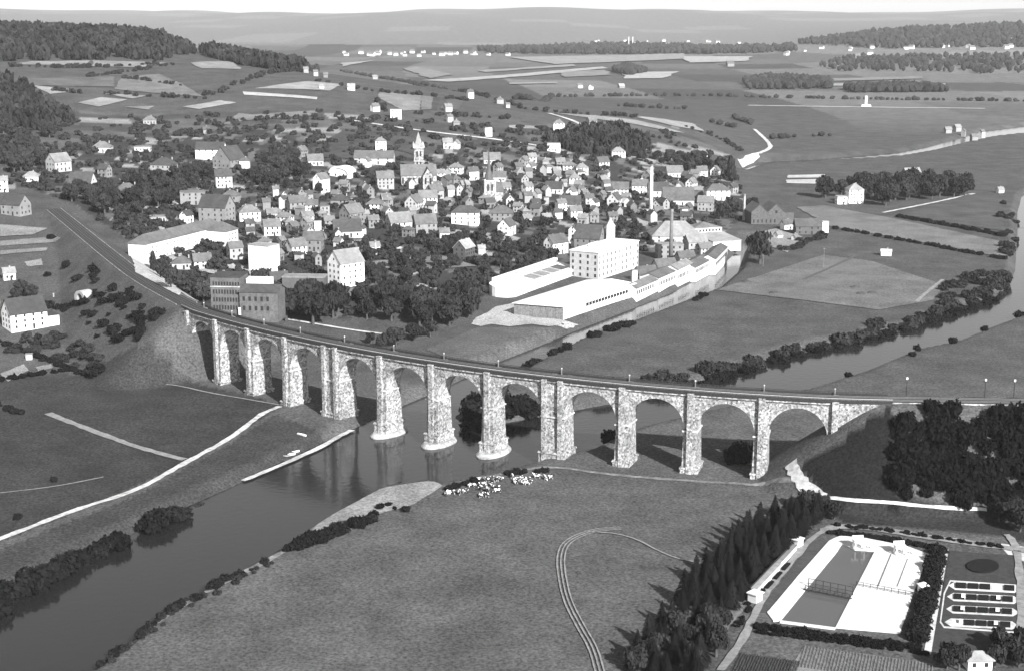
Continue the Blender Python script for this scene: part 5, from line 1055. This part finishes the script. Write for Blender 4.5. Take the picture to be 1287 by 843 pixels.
# ------------------------------------------------------------------ lido (open-air pool)
def PP(px, py, z=PZ): return atz(px, py, z)
def slab(name, px, m, z0, z1, parent=None, kind=None, **k):
    pts = [PP(*q) for q in px]; ar = sum(pts[i][0] * pts[(i + 1) % len(pts)][1] - pts[(i + 1) % len(pts)][0] * pts[i][1] for i in range(len(pts)))
    mb = MB(); mb.prism(pts if ar > 0 else pts[::-1], z0, z1); return mb.build(name, m, parent, kind=kind, **k)
M_conc = mat('pale_concrete', .55, .12, .4, amp2=.1, scale2=.1)
lido = empty('swimming_pool', (PP(1070, 740)[0], PP(1070, 740)[1], PZ), 0, 'open-air swimming pool with bright concrete decks in the lower right', 'pool')
def lpart(name, px, m, z0, z1):
    o = slab(name, px, m, z0, z1, lido); 
    for vt in o.data.vertices: vt.co.x -= lido.location.x; vt.co.y -= lido.location.y; vt.co.z -= PZ
    return o
lpart('deck', [(964, 770), (968, 766), (1004, 723), (1042, 680), (1050, 676), (1056, 674), (1058, 684), (1051.5, 694), (1021, 731), (981, 780), (972, 781)], M_conc, PZ - .5, PZ + .35)
lpart('deck', [(1056.2, 674), (1080, 675), (1110, 681), (1140, 687), (1168, 697), (1165, 703), (1099.3, 693), (1072, 691), (1058.3, 684.2)], M_conc, PZ - .5, PZ + .34)
lpart('deck', [(1099.3, 693.2), (1165, 703.2), (1150, 740), (1131, 796), (1050, 789)], M_conc, PZ - .5, PZ + .35)
lpart('basin_wall', [(981, 780.3), (1050, 789.3), (1049.6, 791.5), (980, 782.5)], M_conc, PZ - .5, PZ + .35)
pw = wm.copy(); pw.name = 'pool_water'; pw.node_tree.nodes['Principled BSDF'].inputs['Base Color'].default_value = (.075, .075, .075, 1)
lpart('water', [(981.2, 780), (1021, 731.2), (1051.7, 694.2), (1058.5, 684.4), (1072, 691.2), (1099, 693.2), (1049.8, 789)], pw, PZ - .4, PZ + .06)
lpart('shallow_basin_line', [(1119, 697), (1120.5, 697.2), (1104, 738), (1102, 737.8)], mat('dark_joint', .12, .2), PZ + .3, PZ + .4); lpart('shallow_basin_line', [(1140, 703), (1141, 703.2), (1128, 738), (1126.5, 738)], mat('dark_joint', .12, .2), PZ + .3, PZ + .4)
# timber footbridge across the pool
a_, b_ = np.array(PP(1012, 742)), np.array(PP(1068, 753)); d_ = (b_ - a_); LB = float(np.linalg.norm(d_)); br = empty('footbridge', (a_[0], a_[1], PZ + .36), math.atan2(d_[1], d_[0]), 'dark timber footbridge with railings crossing the middle of the pool', 'bridge')
part_box(br, 'deck', M_black, -.5, LB + .5, -.35, .35, .0, .14)
for k in range(7): part_box(br, 'post', M_black, LB * k / 6 - .09, LB * k / 6 + .09, -.35, -.17, .14, 1.2); part_box(br, 'post', M_black, LB * k / 6 - .09, LB * k / 6 + .09, 2.6, 2.78, -.6, 2.4)
for y_, z_ in ((-.32, 1.2), (-.32, .65), (2.62, 1.0), (2.62, 2.3)): part_box(br, 'rail', M_black, 0, LB, y_, y_ + .12, z_, z_ + .13)
# fence across the white terrace
a_, b_ = np.array(PP(1076, 737)), np.array(PP(1156, 752)); d_ = b_ - a_; LB = float(np.linalg.norm(d_)); fe = empty('terrace_fence', (a_[0], a_[1], PZ + .36), math.atan2(d_[1], d_[0]), 'thin dark rail fence crossing the white pool terrace', 'fence')
for k in range(10): part_box(fe, 'post', M_black, LB * k / 9 - .07, LB * k / 9 + .07, -.07, .07, 0, 1.3)
for z_ in (.6, 1.22): part_box(fe, 'rail', M_black, 0, LB, -.06, .06, z_, z_ + .1)
# diving stands, kiosk, hut, benches
for px, py, w in ((1079, 690, 'left'), (1131, 697, 'right')):
    q = PP(px, py); e = empty('diving_stand', (q[0], q[1], PZ + .35), .1, 'white diving stand at the %s of the pool head' % w, 'diving stand', 'diving stands')
    part_box(e, 'platform', M_white, -1.7, 1.7, -1.3, 1.3, 2.4, 2.7); part_box(e, 'board', M_white, -.35, .35, -3.4, -1.31, 2.5, 2.62); part_box(e, 'handrail', M_white, -1.7, 1.7, 1.2, 1.3, 2.7, 3.7)
    for sx in (-1.4, 1.4):
        for sy in (-1, 1): part_box(e, 'leg', M_white, sx - .18, sx + .18, sy - .18, sy + .18, 0, 2.4)
    for k in range(6): part_box(e, 'step', M_white, 1.75 + .35 * k, 2.05 + .35 * k, -.5, .5, 2.1 - .38 * k, 2.25 - .38 * k)
q = PP(1160, 744); e = empty('pool_kiosk', (q[0], q[1], PZ), .15, 'small white kiosk at the right edge of the pool terrace', 'kiosk'); part_box(e, 'wall', M_white, -1.2, 1.2, -1, 1, 0, 2.3); mb = MB(); pyramid(mb, -1.5, 1.5, -1.3, 1.3, 2.3, 3.2); mb.build('roof', M_white, e); o = obj('door', DOOR, None, e, (0, -1.02, 0)); o.scale = (.9, .1, 1.9)
q = PP(1228, 838); e = empty('garden_hut', (q[0], q[1], PZ), .05, 'small hut with grey hipped roof in the lower right corner', 'hut'); mb = MB(); mb.box(-3, 3, -2, 2, 0, 2.6); mb.build('wall', tonemat(.7, 'wall'), e); obj('roof', mesh('roof', *hip_roof(6, 4, 2.86, 1.6)), tonemat(.4, 'roof'), e); win_row(e, [(-1.5, -2.02), (1.5, -2.02)], 1, .9, 1.1)
a_, b_ = np.array(PP(951, 748)), np.array(PP(1003, 692)); d_ = b_ - a_; LB = float(np.linalg.norm(d_)); e = empty('cabin_row', (a_[0], a_[1], PZ), math.atan2(d_[1], d_[0]), 'long low white cabin row with planter boxes left of the pool', 'cabins')
part_box(e, 'back_wall', M_black, 0, LB, 1.7, 2.0, 0, 2.2); part_box(e, 'roof', tonemat(.4, 'roof'), -.3, LB * .55, -.2, 1.6, 1.9, 2.1); part_box(e, 'roof', tonemat(.3, 'roof'), LB * .55 + .1, LB, .2, 1.6, 1.8, 1.95); part_box(e, 'wall', M_white, 0, LB * .55, 0, 1.5, 0, 1.9); part_box(e, 'wall', M_white, LB * .56, LB, .4, 1.5, 0, 1.8)
for k in range(3): part_box(e, 'planter', M_leaf_d, LB * (.14 + .2 * k), LB * (.28 + .2 * k), -1.5, -.5, 0, .8)
for px, py, w in ((949, 755, 'lower'), (1001, 686, 'upper')):
    q = PP(px, py); e = empty('cabin_end', (q[0], q[1], PZ), .8, 'small white end building at the %s end of the cabin row' % w, 'hut', 'cabin end buildings'); part_box(e, 'wall', M_white, -1.5, 1.5, -1.4, 1.4, 0, 2.4); part_box(e, 'roof', M_white, -1.8, 1.8, -1.7, 1.7, 2.41, 2.7)
# lawns, paths and beds of the lido and garden
M_lawn = mat('mown_lawn', .045, .25, .6, spec=.05); M_lawn2 = mat('pool_lawn', .06, .25, .6, spec=.05); M_grav = mat('garden_gravel', .45, .25, .6); M_soil = mat('flower_bed', .007, .5, .8)
slab('lawn', [(951, 770), (1022, 680), (1034, 675), (1040, 680), (1002, 724), (963, 770)], M_lawn2, PZ - .3, PZ + .1, kind='structure')
slab('lawn', [(1133, 797), (1152, 741), (1167, 703), (1174, 703), (1160, 745), (1146, 799)], M_lawn2, PZ - .3, PZ + .1, kind='structure')
slab('garden_path', [(1186, 690), (1192, 690), (1170, 822), (1161, 820)], M_grav, PZ - .3, PZ + .1, kind='structure')
slab('lawn', [(1194, 692), (1282, 698), (1276, 800), (1230, 824), (1171, 818)], M_lawn, PZ - .3, PZ + .12, kind='structure')
slab('road', [(1255, 684), (1290, 672), (1300, 690), (1290, 706), (1268, 698)], M_grav, PZ - .3, PZ + .1, kind='structure')
n_ = 24; c_ = (1235, 712); o = slab('flower_bed', [(c_[0] + 20.5 * math.cos(k * 6.2832 / n_), c_[1] + 8.5 * math.sin(k * 6.2832 / n_)) for k in range(n_)], M_soil, PZ, PZ + .5, label='dark oval flower bed on the garden lawn', cat='flower bed')
rows = [(1192, 1283, 736, 0), (1190, 1282, 750, 1), (1189, 1281, 765.5, 1), (1187, 1280, 782, 2)]
bo = slab('garden_path', [(1194, 729), (1283, 735), (1279, 796), (1186, 789), (1181, 782), (1186, 745)], M_grav, PZ - .2, PZ + .15, kind='structure')
slab('lawn', [(1195, 731), (1281.5, 736.5), (1277.5, 794), (1187, 787), (1183, 781), (1188, 746)], M_lawn, PZ - .2, PZ + .19, kind='structure')
for k, (xa, xb, y, t) in enumerate(rows):
    s_ = .05; yy = lambda x, dy: y + (x - xa) * s_ + dy
    e = empty('border_bed', (PP((xa + xb) / 2, y)[0], PP((xa + xb) / 2, y)[1], PZ), 0, 'long flower border edged with white gravel, %s of four from the oval bed' % ORD[k], 'flower bed', 'long flower borders')
    def bed(name, q, m, z0, z1):
        o = slab(name, q, m, z0, z1, e)
        for vt in o.data.vertices: vt.co.x -= e.location.x; vt.co.y -= e.location.y; vt.co.z -= PZ
    bed('gravel_edge', [(xa, yy(xa, 0)), (xa + 8, yy(xa + 8, -5)), (xb - 8, yy(xb - 8, -5)), (xb, yy(xb, 0)), (xb - 8, yy(xb - 8, 5)), (xa + 8, yy(xa + 8, 5))], M_grav if k else M_conc, PZ, PZ + .24)
    for j in range(5):
        x0 = xa + 9 + j * 15.2; x1 = x0 + 13; m_ = M_soil if (j + k) % 5 != 3 else (M_conc if k in (0, 3) else M_soil)
        bed('planting', [(x0, yy(x0, -3)), (x1, yy(x1, -3)), (x1, yy(x1, 3)), (x0, yy(x0, 3))], m_, PZ, PZ + (.6 if m_ is M_soil else .3))
    if k:
        for x0 in (xa + 18, xa + 62): bed('stone_block', [(x0, yy(x0, -1.8)), (x0 + 5, yy(x0 + 5, -1.8)), (x0 + 5, yy(x0 + 5, 1.8)), (x0, yy(x0, 1.8))], M_white, PZ, PZ + .95)
for pl, n_, h0, h1, lb, jit in (([(952, 789), (1050, 802), (1150, 815)], 40, 1.4, 2.2, 'dark hedge along the lower edge of the pool', .5), ([(952, 795), (1050, 807), (1165, 822)], 36, .9, 1.5, 'low hedge outside the lower edge of the pool', .4), ([(1180, 694), (1170, 740), (1152, 806)], 34, 2.6, 4, 'tall dark hedge between pool and garden', .7), ([(1042, 670), (1100, 676), (1178, 690)], 32, 1.2, 2.0, 'dark hedge at the head of the pool', .6), ([(1050, 661.5), (1120, 668), (1200, 680), (1255, 688)], 30, .9, 1.8, 'row of small bushes along the road above the pool', .7), ([(925, 790), (945, 760), (960, 735)], 14, .8, 1.5, 'scrubby bushes beside the path left of the pool', 1.6)):
    hedge(pl, int(n_ * 1.4), h0, h1, 'dbush', lb, '', jit, one='hedge')
# plant rows in the nursery beds below
slab('nursery_bed', [(1010, 812), (1090, 822), (1172, 834), (1166, 850), (990, 845)], mat('pale_bed', .17, .3, .8), PZ - .3, PZ + .1, kind='structure')
M_crop = mat('crop_rows', .03, .4, 1.0)
def croprow(name, A_, B_, C_, n_, m, label):
    mb = MB()
    for k in range(n_):
        t = k / (n_ - 1); a_ = np.array(PP(*A_)) * (1 - t) + np.array(PP(*B_)) * t; b_ = a_ + (np.array(PP(*C_)) - np.array(PP(*A_))); d = (b_ - a_) / np.linalg.norm(b_ - a_); L_ = float(np.linalg.norm(b_ - a_)); s_ = 0
        while s_ < L_:
            q = a_ + d * s_; hh = rnd.uniform(.4, .75); mb.cyl(q[0], q[1], PZ, PZ + hh, .28, .1, 5); s_ += .6
    mb.build(name, m, label=label, cat='plants', kind='stuff')
croprow('crop_rows', (932, 822), (1004, 832), (920, 848), 22, M_crop, 'dark rows of crops at the bottom edge'); croprow('seedling_rows', (1012, 813), (1172, 835), (1004, 838), 40, mat('seedlings', .09, .3, 1.0), 'pale rows of seedlings below the pool')
# ------------------------------------------------------------------ cattle and boats
def cow_mesh(seed, graze):
    r = random.Random(seed); v = []; f = []; n = 8
    spine = [(-1.15, 1.15, .18, .25), (-1.0, 1.12, .36, .42), (-.6, 1.05, .42, .5), (0, 1.0, .46, .55), (.55, 1.05, .42, .52), (.85, 1.15, .3, .4), (1.1, 1.05 if graze else 1.35, .2, .28)]
    spine += [(1.3, .65, .15, .2), (1.45, .3, .13, .16), (1.52, .1, .09, .1)] if graze else [(1.35, 1.6, .16, .2), (1.6, 1.58, .15, .17), (1.85, 1.42, .1, .11)]
    for x, z, ry, rz in spine: v += [(x, ry * math.cos(6.2832 * k / n), z + rz * math.sin(6.2832 * k / n)) for k in range(n)]
    for i in range(len(spine) - 1): f += [(i * n + k, i * n + (k + 1) % n, (i + 1) * n + (k + 1) % n, (i + 1) * n + k) for k in range(n)]
    f += [tuple(range(n - 1, -1, -1)), tuple(range((len(spine) - 1) * n, len(spine) * n))]; mb = MB(); mb.add(v, f)
    for x in (-.85, .65):
        for y in (-.24, .24):
            mb.add([(x - .14, y - .1, .9), (x + .14, y - .1, .9), (x + .14, y + .1, .9), (x - .14, y + .1, .9), (x - .05, y - .06, .45), (x + .09, y - .06, .45), (x + .09, y + .06, .45), (x - .05, y + .06, .45), (x - .07, y - .07, 0), (x + .07, y - .07, 0), (x + .07, y + .07, 0), (x - .07, y + .07, 0)], [(4, 5, 1, 0), (5, 6, 2, 1), (6, 7, 3, 2), (7, 4, 0, 3), (8, 9, 5, 4), (9, 10, 6, 5), (10, 11, 7, 6), (11, 8, 4, 7), (11, 10, 9, 8)])
    mb.bar((-1.15, 0, 1.25), (-1.25, 0, .6), .03); return mb.mesh('cow', True)
cm = bpy.data.materials.new('piebald_hide'); cm.use_nodes = True; nt = cm.node_tree; b = nt.nodes['Principled BSDF']; b.inputs['Roughness'].default_value = .85
ge = nt.nodes.new('ShaderNodeNewGeometry'); vo = nt.nodes.new('ShaderNodeTexNoise'); vo.inputs['Scale'].default_value = 1.1; rp = nt.nodes.new('ShaderNodeValToRGB'); rp.color_ramp.interpolation = 'CONSTANT'
rp.color_ramp.elements[0].color = (.02, .02, .02, 1); rp.color_ramp.elements[1].color = (.85, .85, .85, 1); rp.color_ramp.elements[1].position = .53
nt.links.new(ge.outputs['Position'], vo.inputs['Vector']); nt.links.new(vo.outputs[0], rp.inputs[0]); nt.links.new(rp.outputs[0], b.inputs['Base Color'])
CW = [cow_mesh(1, True), cow_mesh(2, False)]
for q in CW: q.materials.append(cm)
spots = [(562, 622, 'left'), (568, 621, 'left'), (577, 621, 'left'), (585, 619, 'left'), (593, 612, 'left')]
for k in range(17): spots.append((rnd.uniform(602, 629), rnd.uniform(603, 625), 'middle'))
for k in range(13): spots.append((rnd.uniform(634, 665), rnd.uniform(599, 610), 'right'))
for x in (675, 685, 688, 692): spots.append((x, rnd.uniform(600, 604), 'far right'))
_cc = {}
for px, py, w in sorted(spots):
    _cc[w] = _cc.get(w, -1) + 1
    p = G(px, py); s_ = rnd.uniform(.95, 1.15); o = obj('cow', rnd.choice(CW), None, None, (p[0], p[1], gz(p[0], p[1])), rnd.uniform(0, 6.28), 'black and white cow, %s from the left in the %s cluster of the herd' % (ORD[_cc[w]], w), 'cow', 'cattle by the river'); o.scale = (s_,) * 3
for k, (px, py, a) in enumerate(((379, 547, -.6), (363, 564, .5), (369, 561, .7))):
    p = G(px, py); e = empty('rowing_boat', (p[0], p[1], gz(p[0], p[1]) + .05), a, ['white rowing boat drawn up on the grass nearest the viaduct', 'white rowing boat lying on the grass by the quay', 'white rowing boat beside another one by the quay'][k], 'boat', 'boats on the bank')
    st = [(-2.4, .5, .62), (-1.4, .75, .55), (0, .85, .52), (1.4, .65, .58), (2.5, .04, .8)]; v = []; f = []
    for x, w_, h_ in st: v += [(x, -w_, h_), (x, -w_ * .6, .05), (x, w_ * .6, .05), (x, w_, h_), (x, w_ * .9, h_ - .02), (x, w_ * .5, .15), (x, -w_ * .5, .15), (x, -w_ * .9, h_ - .02)]
    for i in range(4): f += [(i * 8 + j, i * 8 + (j + 1) % 8, (i + 1) * 8 + (j + 1) % 8, (i + 1) * 8 + j) for j in range(8)]
    f += [tuple(range(8)), tuple(range(39, 31, -1))]; obj('hull', mesh('hull', v, f), M_white, e)
    for x in (-1.3, .1, 1.3): part_box(e, 'thwart', M_wood, x - .15, x + .15, -.6, .6, .36, .42)
# poles standing on the meadow, hay heaps, underpass, weir stakes
for k, (px, py, top) in enumerate(((1035, 337, 312), (959, 335, 320), (636, 447, 434))):
    p = G(px, py); hh = (py - top) / scale_at(p); e = empty('telegraph_pole', (p[0], p[1], p[2]), .3, 'thin pole standing %s' % ['alone on the meadow below the barn', 'beside the willow on the canal bank', 'on the grass behind the viaduct'][k], 'pole', 'telegraph poles')
    mb = MB(); mb.cyl(0, 0, -.5, hh, .15, .1, 7); mb.build('shaft', M_wood, e); part_box(e, 'crossarm', M_wood, -.8, .8, -.08, .08, hh - .7, hh - .5)
for k, (px, py) in enumerate(((972, 369), (1082, 370), (1096, 369), (938, 355), (1075, 362))):
    p = G(px, py); r = random.Random(k); bv, bf = ico(2); v = [(x * 3.2 * r.uniform(.85, 1.1), y * 2.2 * r.uniform(.85, 1.1), max(-.1, z) * 1.6 * r.uniform(.85, 1.1)) for x, y, z in bv]
    obj('hay_heap', mesh('hay_heap', v, bf), mat('old_hay', .05, .4, 1.0), None, (p[0], p[1], p[2]), 0, 'dark hay heap on the meadow between canal and river, %s from the left' % ORD[[1, 3, 4, 0, 2][k]], 'hay heap', 'hay heaps')
p = G(100, 380); e = empty('underpass_portal', (p[0], p[1], p[2]), math.radians(-38), 'small stone underpass portal at the foot of the left embankment', 'underpass')
arc = [(-2.2, 0)] + [(-2.2 * math.cos(t), 2.2 + 2.2 * math.sin(t)) for t in np.linspace(0, math.pi, 13)] + [(2.2, 0)]; outr = [(-4, 0)] + [(-4 * math.cos(t), 2.6 + 3.2 * math.sin(t)) for t in np.linspace(0, math.pi, 13)] + [(4, 0)]
n_ = len(arc); v = [(x, 0, z) for x, z in arc] + [(x, 0, z) for x, z in outr] + [(x, 6, z) for x, z in arc] + [(x, 6, z) for x, z in outr]; f = []
for i in range(n_ - 1): f += [(i, i + 1, n_ + i + 1, n_ + i), (i + 1, i, 2 * n_ + i, 2 * n_ + i + 1), (n_ + i, n_ + i + 1, 3 * n_ + i + 1, 3 * n_ + i)]
obj('portal_wall', mesh('portal_wall', v, f), tonemat(.3, 'wall'), e); part_box(e, 'passage_shade_panel', M_black, -2.15, 2.15, 3, 3.2, -.2, 4.3)  # black panel closing the bore, painted shade for the tunnel depth
p = G(1088, 134); e = empty('monument', (p[0], p[1], p[2]), 0, 'small white monument on the far plain', 'monument'); mb = MB(); mb.box(-9, 9, -6, 6, -2, 3, 2); mb.build('base', M_white, e); part_box(e, 'shaft', M_white, -2, 2, -2, 2, 3, 17)
NM.q = []
# ------------------------------------------------------------------ air
hz = MB(); hz.box(-17500, 17500, -600, 20800, -4, 215); hm = bpy.data.materials.new('haze_air'); hm.use_nodes = True; nt = hm.node_tree; nt.nodes.remove(nt.nodes['Principled BSDF'])
pv_ = nt.nodes.new('ShaderNodeVolumePrincipled'); pv_.inputs['Color'].default_value = (.97, .97, .97, 1); pv_.inputs['Density'].default_value = 2.6e-5; pv_.inputs['Anisotropy'].default_value = 0.0
nt.links.new(pv_.outputs[0], nt.nodes['Material Output'].inputs['Volume'])
hz.build('haze', hm, kind='stuff', label='pale summer haze lying over the whole valley', cat='haze')
